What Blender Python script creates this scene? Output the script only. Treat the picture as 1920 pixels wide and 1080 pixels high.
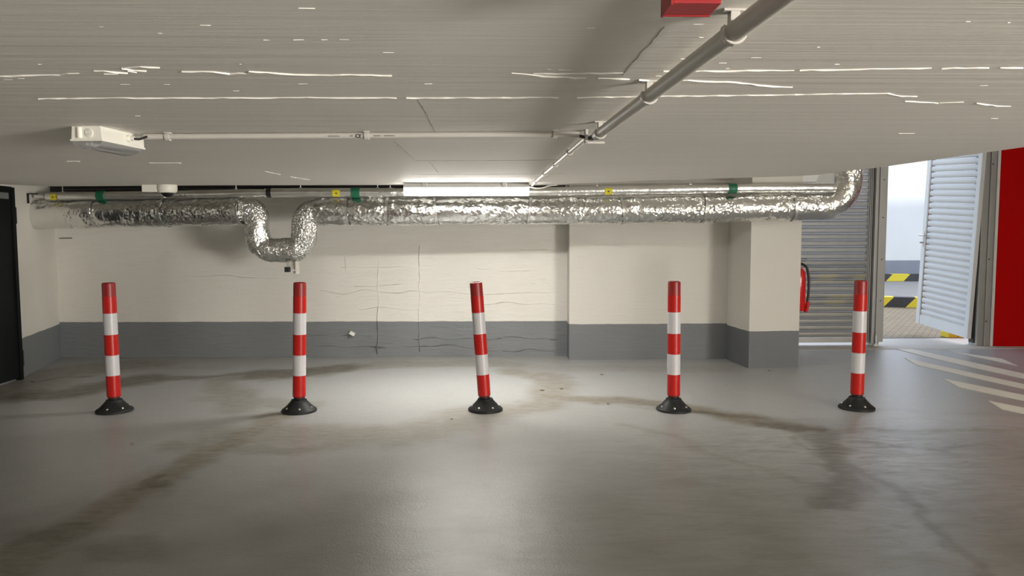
import bpy, bmesh, math, random
import numpy as np
from mathutils import Vector, Matrix, noise

# ------------------------------------------------------------ scene reset, camera, world, light
scene = bpy.context.scene
for o in list(bpy.data.objects):
    bpy.data.objects.remove(o, do_unlink=True)
COL = scene.collection
random.seed(4)
rng = np.random.default_rng(4)
PI = math.pi

cam_d = bpy.data.cameras.new('camera')
cam = bpy.data.objects.new('camera', cam_d)
COL.objects.link(cam)
cam_d.sensor_fit = 'HORIZONTAL'
cam_d.sensor_width = 36.0
cam_d.lens = 26.25
cam_d.clip_start = 0.05
cam_d.clip_end = 200
_rt = Vector((0.99968164, -0.02510769, -0.00249339))
_up = Vector((0.00431046, 0.07257942, 0.99735332))
_fw = Vector((0.02486027, 0.99704655, -0.07266454))
cam.matrix_world = Matrix(((_rt.x, _up.x, -_fw.x, 0.0),
                           (_rt.y, _up.y, -_fw.y, 0.0),
                           (_rt.z, _up.z, -_fw.z, 1.37),
                           (0, 0, 0, 1)))
scene.camera = cam

scene.view_settings.view_transform = 'Standard'
scene.view_settings.look = 'None'
scene.view_settings.gamma = 1.0
scene.view_settings.use_curve_mapping = False
scene.view_settings.exposure = 1.0

SKY_STRENGTH = 0.70
LAMP_E = 92.0            # the lit fluorescent lamp at the slab edge
LAMP_SIDE_E = 6.5       # its side faces are dimmer than the prismatic underside
REAR_LAMP_E = 4.0       # the row of lamps behind the photographer
world = bpy.data.worlds.new('world')
scene.world = world
world.use_nodes = True
wn = world.node_tree.nodes
bg = wn['Background']
sky = wn.new('ShaderNodeTexSky')
sky.sky_type = 'NISHITA'
sky.sun_disc = False
sky.sun_elevation = math.radians(42)
sky.sun_rotation = math.radians(60)
haze = wn.new('ShaderNodeMix')
haze.data_type = 'RGBA'
haze.inputs[0].default_value = 0.75
haze.inputs[7].default_value = (0.80, 0.79, 0.765, 1)     # thin bright cloud
world.node_tree.links.new(sky.outputs[0], haze.inputs[6])
world.node_tree.links.new(haze.outputs[2], bg.inputs[0])
bg.inputs[1].default_value = SKY_STRENGTH

sun_d = bpy.data.lights.new('sun', 'SUN')
sun_d.energy = 1.1
sun_d.angle = math.radians(2.0)
sun_d.color = (1.0, 0.95, 0.88)
sun = bpy.data.objects.new('sun', sun_d)
COL.objects.link(sun)
sun.rotation_euler = (math.radians(55), math.radians(12), 0)

# stands in for an unseen entrance behind right, tilted up to fill the ceiling
ent_d = bpy.data.lights.new('entrance_fill', 'AREA')
ent_d.shape = 'RECTANGLE'
ent_d.size = 3.6
ent_d.size_y = 1.0
ent_d.energy = 600
ent_d.color = (1.0, 0.955, 0.885)
ent = bpy.data.objects.new('entrance_fill', ent_d)
COL.objects.link(ent)
ent.location = (7.0, -3.2, 0.6)
ent.rotation_euler = (math.radians(112), 0, math.radians(93))

# world coordinates of stains, seams, cracks, paint flecks and floor markings
STAINS= [([(-2.33, 7.298), (-2.031, 7.342), (-1.754, 7.505), (-1.603, 7.68)], 0.24, 1.0, 1), ([(-3.941, 6.39), (-3.716, 6.467), (-3.534, 6.826), (-3.346, 7.094)], 0.24, 1.0, 1), ([(-3.359, 7.069), (-2.53, 7.278), (-1.932, 7.367)], 0.11, 0.75, 1), ([(-4.328, 7.028), (-4.167, 7.178), (-3.954, 7.25)], 0.04, 0.9, 1), ([(-4.269, 6.553), (-4.491, 7.297), (-4.228, 7.66), (-3.8, 7.892)], 0.4, 0.8, 0), ([(-2.548, 7.038), (-2.22, 6.37), (-1.968, 5.816)], 0.16, 0.6, 0), ([(-2.386, 6.271), (-1.87, 6.112), (-1.48, 5.945)], 0.14, 0.45, 0), ([(-1.613, 5.631), (-1.69, 5.144), (-1.779, 4.783)], 0.13, 0.9, 0), ([(-1.779, 4.783), (-1.869, 4.346), (-1.911, 4.067), (-1.957, 3.73), (-1.983, 3.489), (-2.003, 3.193), (-1.979, 3.013)], 0.13, 0.9, 0), ([(-1.944, 4.203), (-1.91, 4.032), (-1.849, 4.091)], 0.035, 1.0, 1), ([(-2.02, 3.51), (-1.951, 3.521)], 0.025, 0.9, 1), ([(-2.052, 4.866), (-1.641, 4.778), (-1.249, 4.717), (-0.958, 4.792)], 0.11, 0.6, 0), ([(-1.829, 5.121), (-1.201, 5.1), (-0.668, 4.947), (-0.296, 5.36), (-0.106, 5.612)], 0.26, 0.62, 0), ([(-1.393, 5.278), (-1.118, 5.056), (-1.146, 4.86)], 0.06, 0.3, 0), ([(0.181, 7.343), (0.482, 7.081), (0.575, 6.672), (0.472, 6.271), (0.313, 5.844), (0.14, 5.706)], 0.2, 0.7, 0), ([(0.469, 6.229), (0.772, 6.116), (1.203, 6.04), (1.455, 5.896)], 0.13, 0.9, 0), ([(1.455, 5.896), (1.676, 5.549), (1.92, 5.314), (2.093, 5.157), (2.244, 5.065)], 0.12, 1.0, 0), ([(1.926, 5.222), (2.133, 5.069), (2.262, 5.065)], 0.09, 1.0, 1), ([(2.226, 4.982), (2.173, 4.626), (2.085, 4.297), (1.846, 3.885), (1.642, 3.653)], 0.085, 0.7, 1), ([(2.073, 4.88), (2.004, 4.516), (2.054, 4.403)], 0.03, 0.5, 0), ([(2.126, 4.348), (2.119, 3.962), (2.066, 3.602), (2.028, 3.269), (1.942, 2.942)], 0.04, 0.5, 1), ([(2.299, 4.98), (2.857, 5.016), (3.426, 5.024), (3.724, 5.071)], 0.05, 0.5, 0), ([(2.362, 4.767), (2.698, 4.608), (3.201, 4.688)], 0.03, 0.4, 1), ([(0.898, 5.273), (1.177, 4.977), (1.342, 4.538), (1.536, 4.234)], 0.05, 0.4, 0), ([(1.536, 4.234), (1.64, 4.022), (1.817, 3.886)], 0.05, 0.4, 0), ([(-1.264, 7.793), (-0.258, 7.818), (0.191, 7.736)], 0.2, 0.6, 0), ([(0.404, 7.541), (1.056, 7.516), (1.748, 7.429), (2.357, 7.465)], 0.2, 0.35, 0), ([(-3.433, 7.69), (-2.793, 7.727)], 0.12, 0.3, 0), ([(-2.177, 3.401), (-1.817, 3.271), (-1.506, 3.205), (-1.635, 3.384)], 0.07, 0.35, 1), ([(1.081, 5.853), (1.19, 5.758)], 0.05, 0.3, 0)]
SEAMS= [[(-1.334, 2.093), (-1.239, 2.079), (-1.164, 2.071), (-1.072, 2.043), (-1.047, 2.023), (-0.998, 2.036), (-0.97, 2.048)], [(-0.958, 1.99), (-0.903, 1.971), (-0.857, 1.983), (-0.82, 2.027), (-0.739, 2.032), (-0.703, 2.051), (-0.652, 2.044), (-0.644, 2.024), (-0.6, 2.037), (-0.535, 2.056), (-0.466, 2.068), (-0.408, 2.061), (-0.273, 2.073)], [(-0.958, 1.99), (-0.94, 2.015), (-0.908, 2.021)], [(-1.04, 2.062), (-1.002, 2.062)], [(-0.957, 2.022), (-0.941, 2.041)], [(-1.436, 2.43), (-1.403, 2.429), (-1.156, 2.417), (-0.88, 2.414), (-0.61, 2.402), (-0.242, 2.407), (0.061, 2.395), (0.297, 2.392), (0.463, 2.372), (0.793, 2.35), (1.115, 2.319), (1.219, 2.309), (1.289, 2.362), (1.34, 2.362)], [(1.349, 2.447), (1.459, 2.476), (1.483, 2.486)], [(1.481, 2.476), (1.516, 2.465), (1.55, 2.455)], [(1.609, 2.484), (1.69, 2.525), (1.769, 2.545)], [(0.052, 2.035), (0.111, 2.061), (0.17, 2.081), (0.26, 2.093), (0.358, 2.106), (0.461, 2.134), (0.55, 2.126), (0.693, 2.146), (0.77, 2.191), (0.884, 2.221)], [(0.11, 2.044), (0.352, 2.031)], [(0.454, 2.003), (0.534, 2.008), (0.673, 1.997), (0.799, 1.992)], [(0.812, 1.989), (1.058, 1.969), (1.387, 1.952)], [(-1.555, 5.194), (-1.535, 5.471)], [(-1.513, 5.673), (-1.456, 6.006)], [(-2.061, 4.577), (-1.871, 4.577)], [(-2.494, 4.478), (-2.417, 4.478)]]
JOINTS= [[(0.36, 1.586), (0.358, 1.717), (0.355, 1.844), (0.355, 2.071)], [(-0.241, 2.445), (-0.237, 2.665), (-0.245, 3.201)], [(-0.457, 3.491), (-0.455, 4.447)], [(-0.379, 4.512), (-0.385, 5.335)], [(-0.455, 4.447), (-0.076, 4.447), (0.377, 4.4)], [(-0.596, 5.477), (-0.094, 5.48), (0.519, 5.388)]]
FLECKS= [[(-0.815, 1.604), (-0.806, 1.604)], [(-0.602, 1.589), (-0.58, 1.589)], [(-0.716, 1.652), (-0.707, 1.652)], [(-0.369, 1.468), (-0.338, 1.468)], [(-0.508, 1.706), (-0.494, 1.706)], [(-0.441, 1.701), (-0.417, 1.7)], [(-0.379, 1.7), (-0.365, 1.7)], [(-0.339, 1.699), (-0.318, 1.699)], [(-0.26, 1.815), (-0.234, 1.815)], [(-0.64, 1.943), (-0.635, 1.943)], [(-1.067, 2.206), (-1.039, 2.206)], [(-0.945, 2.204), (-0.927, 2.204)], [(-0.779, 2.299), (-0.76, 2.298)], [(-0.557, 2.192), (-0.53, 2.192)], [(-0.195, 2.187), (-0.174, 2.187)], [(0.199, 1.596), (0.215, 1.596)], [(0.174, 2.0), (0.209, 2.0)], [(0.144, 1.994), (0.155, 1.994)], [(0.215, 2.115), (0.236, 2.115)], [(0.415, 1.565), (0.435, 1.564)], [(0.574, 1.915), (0.593, 1.914)], [(0.609, 1.975), (0.62, 1.975)], [(0.645, 2.007), (0.665, 2.007)], [(0.56, 2.015), (0.567, 2.015)], [(0.635, 1.856), (0.661, 1.856)], [(0.967, 1.536), (0.976, 1.536)], [(1.058, 1.543), (1.064, 1.543)], [(0.753, 1.749), (0.76, 1.749)], [(1.429, 2.191), (1.451, 2.19)], [(1.884, 2.817), (1.912, 2.816)], [(0.455, 1.669), (0.465, 1.669)], [(-1.307, 2.128), (-1.29, 2.128)], [(-1.357, 2.143), (-1.331, 2.142)], [(-1.146, 1.95), (-1.138, 1.95)], [(-1.677, 3.537), (-1.647, 3.537)], [(-1.298, 2.781), (-1.279, 2.781)], [(0.465, 1.87), (0.475, 1.87)], [(-3.406, 5.606), (-3.352, 5.607)], [(0.246, 2.205), (0.255, 2.205)], [(0.447, 2.07), (0.462, 2.07)], [(0.874, 1.922), (0.887, 1.922)], [(1.762, 3.239), (1.832, 3.238)]]
STRIPES= [[(5.197, 8.597), (5.518, 7.895), (5.389, 7.472), (5.364, 7.769), (5.244, 8.53)], [(4.745, 8.597), (4.93, 8.59), (5.147, 7.044), (4.975, 6.805), (4.872, 7.4), (4.798, 7.908)], [(4.498, 7.984), (4.544, 7.748), (4.794, 6.555), (4.645, 6.348), (4.384, 7.561)], [(4.216, 6.834), (4.271, 6.687), (4.47, 6.106), (4.324, 5.903), (4.13, 6.445)], [(4.033, 5.905), (4.081, 5.802), (4.143, 5.653), (4.009, 5.467), (3.945, 5.619)]]
REAR = [(-1.2, -1.2), (1.4, -1.2), (-1.2, -4.4), (1.4, -4.4), (4.9, -2.0), (4.9, 1.6)]
SZ = 1.80      # underside of the low concrete slab
HI = 2.75      # underside of the higher ceiling beyond the slab edge

# ------------------------------------------------------------ helpers
def link(name, me, mats, parent=None):
    o = bpy.data.objects.new(name, me)
    COL.objects.link(o)
    if mats is not None:
        for m in (mats if isinstance(mats, (list, tuple)) else [mats]):
            if len(me.materials) < (len(mats) if isinstance(mats, (list, tuple)) else 1):
                me.materials.append(m)
    if parent is not None:
        o.parent = parent
    return o

def obj(name, bm, mat, parent=None, smooth=None):
    me = bpy.data.meshes.new(name)
    bmesh.ops.recalc_face_normals(bm, faces=bm.faces)
    bm.to_mesh(me)
    bm.free()
    if smooth is not None:
        for p in me.polygons:
            p.use_smooth = True
        try:
            me.set_sharp_from_angle(angle=math.radians(smooth))
        except Exception:
            pass
    return link(name, me, mat, parent)

def tag(o, label, cat, group=None):
    o['label'] = label
    o['category'] = cat
    if group:
        o['group'] = group
    return o

def thing(name, label, cat, loc=(0, 0, 0), rotz=0, group=None):
    o = bpy.data.objects.new(name, None)
    COL.objects.link(o)
    o.empty_display_size = 0.1
    o.location = loc
    o.rotation_euler = (0, 0, rotz)
    return tag(o, label, cat, group)

def struct(o, label=None):
    o['kind'] = 'structure'
    if label:
        o['label'] = label
    return o

def dup(root, loc, rotz=0, label=None, group=None):
    r = root.copy()
    COL.objects.link(r)
    r.location = loc
    r.rotation_euler = (0, 0, rotz)
    if label:
        r['label'] = label
    if group:
        r['group'] = group
    for ch in list(root.children):
        c = ch.copy()
        COL.objects.link(c)
        c.parent = r
        for g in list(ch.children):
            d = g.copy()
            COL.objects.link(d)
            d.parent = c
    return r

def box(bm, x0, x1, y0, y1, z0, z1, bev=0.0):
    vs = [bm.verts.new(p) for p in ((x0, y0, z0), (x1, y0, z0), (x1, y1, z0), (x0, y1, z0),
                                    (x0, y0, z1), (x1, y0, z1), (x1, y1, z1), (x0, y1, z1))]
    fs = [bm.faces.new([vs[i] for i in f]) for f in
          ((3, 2, 1, 0), (4, 5, 6, 7), (0, 1, 5, 4), (1, 2, 6, 5), (2, 3, 7, 6), (3, 0, 4, 7))]
    if bev > 0:
        es = set()
        for f in fs:
            es.update(f.edges)
        bmesh.ops.bevel(bm, geom=list(es), offset=bev, segments=2, affect='EDGES', profile=0.6)
    return bm

def prism(bm, pts, z0, z1):
    lo = [bm.verts.new((p[0], p[1], z0)) for p in pts]
    hi = [bm.verts.new((p[0], p[1], z1)) for p in pts]
    n = len(pts)
    bm.faces.new(lo[::-1])
    bm.faces.new(hi)
    for i in range(n):
        bm.faces.new([lo[i], lo[(i + 1) % n], hi[(i + 1) % n], hi[i]])
    return bm

def loft(bm, sections, cap=True):
    """sections: list of equal-length vertex loops"""
    rings = [[bm.verts.new(p) for p in s] for s in sections]
    n = len(rings[0])
    for a, b in zip(rings[:-1], rings[1:]):
        for i in range(n):
            bm.faces.new([a[i], a[(i + 1) % n], b[(i + 1) % n], b[i]])
    if cap:
        bm.faces.new(rings[0][::-1])
        bm.faces.new(rings[-1])
    return bm

def frames(pts):
    P = [Vector(p) for p in pts]
    T = []
    for i in range(len(P)):
        a = P[max(0, i - 1)]
        b = P[min(len(P) - 1, i + 1)]
        T.append((b - a).normalized())
    ref = Vector((0, 0, 1)) if abs(T[0].z) < 0.9 else Vector((0, 1, 0))
    U = T[0].cross(ref).normalized()
    out = []
    for i in range(len(P)):
        U = (U - T[i] * U.dot(T[i])).normalized()
        V = T[i].cross(U).normalized()
        out.append((P[i], T[i], U, V))
    return out

def tube(bm, pts, r, segs=12, cap=True, rfun=None):
    secs = []
    s = 0.0
    fr = frames(pts)
    for i, (p, t, u, v) in enumerate(fr):
        if i:
            s += (p - fr[i - 1][0]).length
        ring = []
        for k in range(segs):
            a = 2 * PI * k / segs
            rr = r if rfun is None else rfun(i, s, a, p)
            ring.append(p + (u * math.cos(a) + v * math.sin(a)) * rr)
        secs.append(ring)
    return loft(bm, secs, cap)

def rounded(pts, rad, n=8):
    """polyline with rounded corners"""
    P = [Vector(p) for p in pts]
    out = [P[0]]
    for i in range(1, len(P) - 1):
        a, b, c = P[i - 1], P[i], P[i + 1]
        r = rad[i - 1] if isinstance(rad, (list, tuple)) else rad
        d1 = (a - b); d2 = (c - b)
        r = min(r, d1.length * 0.49, d2.length * 0.49)
        p1 = b + d1.normalized() * r
        p2 = b + d2.normalized() * r
        for k in range(n + 1):
            t = k / n
            out.append(p1 * (1 - t) ** 2 + b * 2 * t * (1 - t) + p2 * t ** 2)
    out.append(P[-1])
    return out

def resample(pts, step):
    out = [Vector(pts[0])]
    for a, b in zip(pts[:-1], pts[1:]):
        a = Vector(a); b = Vector(b)
        n = max(1, int(round((b - a).length / step)))
        for k in range(1, n + 1):
            out.append(a.lerp(b, k / n))
    return out

def lathe(bm, prof, segs=32, cap=True):
    secs = []
    for r, z in prof:
        secs.append([(r * math.cos(2 * PI * k / segs), r * math.sin(2 * PI * k / segs), z) for k in range(segs)])
    return loft(bm, secs, cap)

def xform(bm, M):
    bmesh.ops.transform(bm, matrix=M, verts=bm.verts)
    return bm

# ------------------------------------------------------------ materials
def mat(name, col, rough=0.6, metal=0.0, spec=None, emit=None, emit_s=0.0, trans=0.0):
    m = bpy.data.materials.new(name)
    m.use_nodes = True
    b = m.node_tree.nodes['Principled BSDF']
    b.inputs['Base Color'].default_value = (*col, 1)
    b.inputs['Roughness'].default_value = rough
    b.inputs['Metallic'].default_value = metal
    if spec is not None:
        b.inputs['Specular IOR Level'].default_value = spec
    if emit is not None:
        b.inputs['Emission Color'].default_value = (*emit, 1)
        b.inputs['Emission Strength'].default_value = emit_s
    if trans:
        b.inputs['Transmission Weight'].default_value = trans
    return m

class NB:
    """small node builder"""
    def __init__(self, m):
        self.t = m.node_tree
        self.b = self.t.nodes['Principled BSDF']
        self.tc = self.t.nodes.new('ShaderNodeTexCoord')
    def n(self, typ, **kw):
        nd = self.t.nodes.new(typ)
        for k, v in kw.items():
            setattr(nd, k, v)
        return nd
    def l(self, a, b):
        self.t.links.new(a, b)
    def coord(self, scale=(1, 1, 1), rot=(0, 0, 0)):
        mp = self.n('ShaderNodeMapping')
        mp.inputs['Scale'].default_value = scale
        mp.inputs['Rotation'].default_value = rot
        self.l(self.tc.outputs['Object'], mp.inputs[0])
        return mp.outputs[0]
    def noise(self, vec, scale, detail=4, rough=0.55, dist=0.0):
        nd = self.n('ShaderNodeTexNoise')
        nd.inputs['Scale'].default_value = scale
        nd.inputs['Detail'].default_value = detail
        nd.inputs['Roughness'].default_value = rough
        nd.inputs['Distortion'].default_value = dist
        self.l(vec, nd.inputs['Vector'])
        return nd.outputs['Fac']
    def ramp(self, fac, stops):
        nd = self.n('ShaderNodeValToRGB')
        cr = nd.color_ramp
        while len(cr.elements) < len(stops):
            cr.elements.new(0.5)
        for e, (p, c) in zip(cr.elements, stops):
            e.position = p
            e.color = (*c, 1) if len(c) == 3 else c
        self.l(fac, nd.inputs[0])
        return nd.outputs[0]
    def math(self, op, a, b=None, clamp=False):
        nd = self.n('ShaderNodeMath', operation=op)
        nd.use_clamp = clamp
        for i, v in enumerate((a, b)):
            if v is None:
                continue
            if isinstance(v, (int, float)):
                nd.inputs[i].default_value = v
            else:
                self.l(v, nd.inputs[i])
        return nd.outputs[0]
    def mix(self, fac, a, b, blend='MIX'):
        nd = self.n('ShaderNodeMix', data_type='RGBA', blend_type=blend)
        for i, v in ((0, fac), (6, a), (7, b)):
            if isinstance(v, (int, float)):
                nd.inputs[i].default_value = v
            elif isinstance(v, tuple):
                nd.inputs[i].default_value = (*v, 1)
            else:
                self.l(v, nd.inputs[i])
        return nd.outputs[2]
    def bump(self, h, strength=0.3, dist=0.01, prev=None):
        nd = self.n('ShaderNodeBump')
        nd.inputs['Strength'].default_value = strength
        nd.inputs['Distance'].default_value = dist
        self.l(h, nd.inputs['Height'])
        if prev is not None:
            self.l(prev, nd.inputs['Normal'])
        return nd.outputs[0]
    def out(self, col=None, rough=None, nrm=None):
        if col is not None:
            self.l(col, self.b.inputs['Base Color'])
        if rough is not None:
            self.l(rough, self.b.inputs['Roughness'])
        if nrm is not None:
            self.l(nrm, self.b.inputs['Normal'])

def wall_paint(name, band_z, relief=0.5, white=(0.76, 0.735, 0.675), grey=(0.185, 0.195, 0.205), ridges=True):
    m = mat(name, white, 0.6)
    k = NB(m)
    sep = k.n('ShaderNodeSeparateXYZ')
    k.l(k.tc.outputs['Object'], sep.inputs[0])
    wob = k.math('MULTIPLY', k.math('SUBTRACT', k.noise(k.coord((1, 1, 1)), 6, 2), 0.5), 0.012)
    f = k.math('GREATER_THAN', k.math('ADD', sep.outputs[2], wob), band_z)
    big = k.noise(k.coord((1, 1, 0.7)), 1.3, 4)
    w = k.mix(big, (white[0] * .93, white[1] * .93, white[2] * .92), (min(1, white[0] * 1.05), white[1] * 1.05, white[2] * 1.06))
    g = k.mix(big, (grey[0] * .85, grey[1] * .85, grey[2] * .85), (grey[0] * 1.15, grey[1] * 1.15, grey[2] * 1.17))
    col = k.mix(f, g, w)
    # small dark pock marks
    vor = k.n('ShaderNodeTexVoronoi')
    vor.inputs['Scale'].default_value = 5.5
    k.l(k.coord(), vor.inputs['Vector'])
    pk = k.math('LESS_THAN', vor.outputs['Distance'], 0.035)
    col = k.mix(k.math('MULTIPLY', pk, 0.35), col, (0.2, 0.19, 0.17))
    h1 = k.noise(k.coord((1.0, 1, 7.0)), 3.2, 6, 0.6, 0.6)
    h2 = k.noise(k.coord(), 60, 3)
    n1 = k.bump(h1, relief, 0.03)
    if ridges:
        # shuttering ridges: thin horizontal folds and a few board joints
        rd = k.noise(k.coord((0.55, 1, 5.5)), 4.0, 3, 0.5, 0.9)
        r2 = k.ramp(rd, [(0.47, (0, 0, 0)), (0.5, (1, 1, 1)), (0.53, (0, 0, 0))])
        n1 = k.bump(r2, relief * 0.55, 0.012, n1)
    n2 = k.bump(h2, 0.12, 0.004, n1)
    k.out(col, None, n2)
    return m

M = {}
M['wall_rough'] = wall_paint('wall_rough_plaster', 0.395, 0.42, white=(0.71, 0.69, 0.64))
M['wall_smooth'] = wall_paint('wall_smooth_plaster', 0.388, 0.16, white=(0.58, 0.56, 0.515), grey=(0.15, 0.158, 0.166), ridges=True)
M['pillar'] = wall_paint('pillar_plaster', 0.375, 0.08, white=(0.58, 0.56, 0.51), grey=(0.125, 0.132, 0.14), ridges=False)
M['wall_left'] = wall_paint('wall_left_plaster', 0.375, 0.08, ridges=False)
M['wall_out'] = wall_paint('outside_plaster', 0.56, 0.05, (0.80, 0.81, 0.82), (0.26, 0.28, 0.33), ridges=False)

def ceiling_mat():
    m = mat('ceiling_paint', (0.78, 0.75, 0.69), 0.62)
    k = NB(m)
    c1 = k.noise(k.coord((0.35, 1.6, 1)), 1.6, 5, 0.6, 0.3)
    c2 = k.noise(k.coord((0.6, 14, 1)), 2.2, 5, 0.6)
    col = k.mix(c1, (0.76, 0.725, 0.665), (0.85, 0.815, 0.755))
    col = k.mix(k.ramp(c2, [(0.62, (0, 0, 0)), (0.75, (0.25, 0.25, 0.25))]), col, (0.64, 0.605, 0.55))
    n1 = k.bump(k.noise(k.coord((0.25, 7, 1)), 2.0, 6, 0.6, 0.4), 0.25, 0.02)
    n2 = k.bump(k.noise(k.coord(), 45, 4), 0.10, 0.004, n1)
    k.out(col, None, n2)
    return m
M['ceiling'] = ceiling_mat()
M['seam'] = mat('seam_lit_paint', (0.90, 0.87, 0.81), 0.5)  # paler than the ceiling: light caught by the ridges, put into the colour
M['crack'] = mat('crack_dark', (0.22, 0.20, 0.17), 0.8)

def floor_mat():
    m = mat('floor_epoxy', (0.3, 0.31, 0.31), 0.35)
    k = NB(m)
    at = k.n('ShaderNodeAttribute', attribute_name='stain')
    sep = k.n('ShaderNodeSeparateColor')
    k.l(at.outputs['Color'], sep.inputs[0])
    brown, dark, wear = sep.outputs[0], sep.outputs[1], sep.outputs[2]
    big = k.noise(k.coord((0.8, 1, 1)), 0.9, 5, 0.6, 0.4)
    fine = k.noise(k.coord((1, 2.2, 1)), 9.0, 6, 0.65, 0.5)
    grit = k.noise(k.coord(), 220, 2)
    col = k.mix(big, (0.40, 0.412, 0.415), (0.50, 0.512, 0.51))
    col = k.mix(k.math('MULTIPLY', fine, 0.35), col, (0.40, 0.405, 0.40))
    # near floor: dirtier coating, with the lamp's falloff painted in as darkening
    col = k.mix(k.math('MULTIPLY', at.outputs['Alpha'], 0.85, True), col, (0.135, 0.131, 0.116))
    b = k.math('MULTIPLY', brown, k.ramp(fine, [(0.28, (0.45, 0.45, 0.45)), (0.62, (1, 1, 1))]), True)
    col = k.mix(b, col, k.mix(1.0, col, (0.50, 0.41, 0.27), 'MULTIPLY'))
    d = k.math('MULTIPLY', dark, k.ramp(fine, [(0.2, (0.6, 0.6, 0.6)), (0.55, (1, 1, 1))]), True)
    col = k.mix(d, col, k.mix(1.0, col, (0.42, 0.38, 0.31), 'MULTIPLY'))
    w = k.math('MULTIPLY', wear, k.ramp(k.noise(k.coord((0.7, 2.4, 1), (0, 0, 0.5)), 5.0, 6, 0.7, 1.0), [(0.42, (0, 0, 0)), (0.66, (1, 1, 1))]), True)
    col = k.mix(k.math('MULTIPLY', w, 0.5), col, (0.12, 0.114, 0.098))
    sp = k.ramp(k.noise(k.coord((1, 1.3, 1)), 38, 5, 0.7), [(0.36, (0, 0, 0)), (0.7, (1, 1, 1))])
    col = k.mix(k.math('MULTIPLY', sp, 0.25), col, (0.19, 0.186, 0.17))
    r = k.math('ADD', k.math('MULTIPLY', fine, 0.16), 0.235)
    r = k.math('ADD', r, k.math('MULTIPLY', w, 0.15))
    r = k.math('ADD', r, k.math('MULTIPLY', b, 0.06), True)
    n1 = k.bump(k.noise(k.coord((1, 1, 1)), 5, 4, 0.6), 0.10, 0.02)
    n2 = k.bump(k.noise(k.coord((1, 1.6, 1)), 90, 3, 0.6), 0.26, 0.006, n1)
    n3 = k.bump(grit, 0.10, 0.003, n2)
    k.out(col, r, n3)
    return m
M['floor'] = floor_mat()
M['marking'] = mat('marking_paint', (0.72, 0.69, 0.60), 0.55)
k = NB(M['marking'])
k.out(k.mix(k.noise(k.coord(), 30, 5), (0.78, 0.745, 0.64), (0.90, 0.865, 0.77)), None, k.bump(k.noise(k.coord(), 90, 3), 0.1, 0.004))

def foil_mat(name, scale, strength, col=(0.83, 0.83, 0.81), rough=0.24):
    m = mat(name, col, rough, 1.0)
    k = NB(m)
    v = k.n('ShaderNodeTexVoronoi', feature='F1')
    v.inputs['Scale'].default_value = scale * 0.8
    wv = k.n('ShaderNodeVectorMath', operation='ADD')
    nz = k.n('ShaderNodeTexNoise')
    nz.inputs['Scale'].default_value = scale * 0.35
    nz.inputs['Detail'].default_value = 3
    k.l(k.tc.outputs['Object'], nz.inputs['Vector'])
    sc = k.n('ShaderNodeVectorMath', operation='SCALE')
    sc.inputs['Scale'].default_value = 0.07
    k.l(nz.outputs['Color'], sc.inputs[0])
    k.l(k.tc.outputs['Object'], wv.inputs[0])
    k.l(sc.outputs[0], wv.inputs[1])
    k.l(wv.outputs[0], v.inputs['Vector'])
    rid = k.n('ShaderNodeTexNoise')
    rid.noise_type = 'RIDGED_MULTIFRACTAL'
    rid.inputs['Scale'].default_value = scale * 0.22
    rid.inputs['Detail'].default_value = 4
    k.l(wv.outputs[0], rid.inputs['Vector'])
    msk = k.ramp(k.noise(k.coord(), 3.1, 3), [(0.35, (0.25, 0.25, 0.25)), (0.62, (1, 1, 1))])
    h = k.math('ADD', k.math('MULTIPLY', v.outputs['Distance'], 0.9), k.math('MULTIPLY', rid.outputs['Fac'], 0.35))
    h = k.math('MULTIPLY', h, msk)
    n1 = k.bump(h, strength, 0.02)
    r = k.math('ADD', k.math('MULTIPLY', k.noise(k.coord(), 14, 4), 0.16), rough - 0.06)
    k.out(k.mix(k.noise(k.coord(), 6, 4), (col[0] * .86, col[1] * .86, col[2] * .85), col), r, n1)
    return m
M['foil'] = foil_mat('crinkled_foil', 36, 0.5, rough=0.2)
M['foil_bend'] = foil_mat('very_crinkled_foil', 55, 0.8, rough=0.2)
M['foil_small'] = foil_mat('small_pipe_foil', 45, 0.18, (0.9, 0.9, 0.88), rough=0.32)
M['foil_tape'] = foil_mat('foil_tape', 30, 0.2, (0.80, 0.80, 0.78), 0.32)

def speckled(name, c0, c1, rough, scale=8, metal=0.0, bump=0.05):
    m = mat(name, c0, rough, metal)
    k = NB(m)
    k.out(k.mix(k.noise(k.coord(), scale, 5), c0, c1), None, k.bump(k.noise(k.coord(), scale * 8, 3), bump, 0.004))
    return m
M['pvc'] = speckled('painted_conduit', (0.54, 0.515, 0.475), (0.62, 0.59, 0.545), 0.42, 12)
M['steel_pipe'] = speckled('painted_steel_pipe', (0.45, 0.43, 0.38), (0.53, 0.51, 0.455), 0.45, 20, 0.0)
M['lamp_body'] = speckled('lamp_housing', (0.56, 0.56, 0.54), (0.62, 0.62, 0.60), 0.5, 10)
M['cream'] = speckled('cream_plastic', (0.80, 0.78, 0.70), (0.84, 0.82, 0.74), 0.4, 10)
M['black'] = speckled('black_plastic', (0.010, 0.010, 0.010), (0.018, 0.018, 0.018), 0.45, 20)
M['rubber'] = speckled('black_rubber', (0.011, 0.011, 0.012), (0.022, 0.022, 0.021), 0.5, 25, 0, 0.15)
M['rubber'].node_tree.nodes['Principled BSDF'].inputs['Specular IOR Level'].default_value = 0.25
M['cable'] = speckled('dark_cable', (0.022, 0.02, 0.02), (0.04, 0.036, 0.034), 0.5, 20)
M['red_film'] = speckled('red_reflective_film', (0.42, 0.010, 0.007), (0.47, 0.014, 0.010), 0.32, 14)
for q_ in ('red_film',):
    M[q_].node_tree.nodes['Principled BSDF'].inputs['Specular IOR Level'].default_value = 0.3
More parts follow.
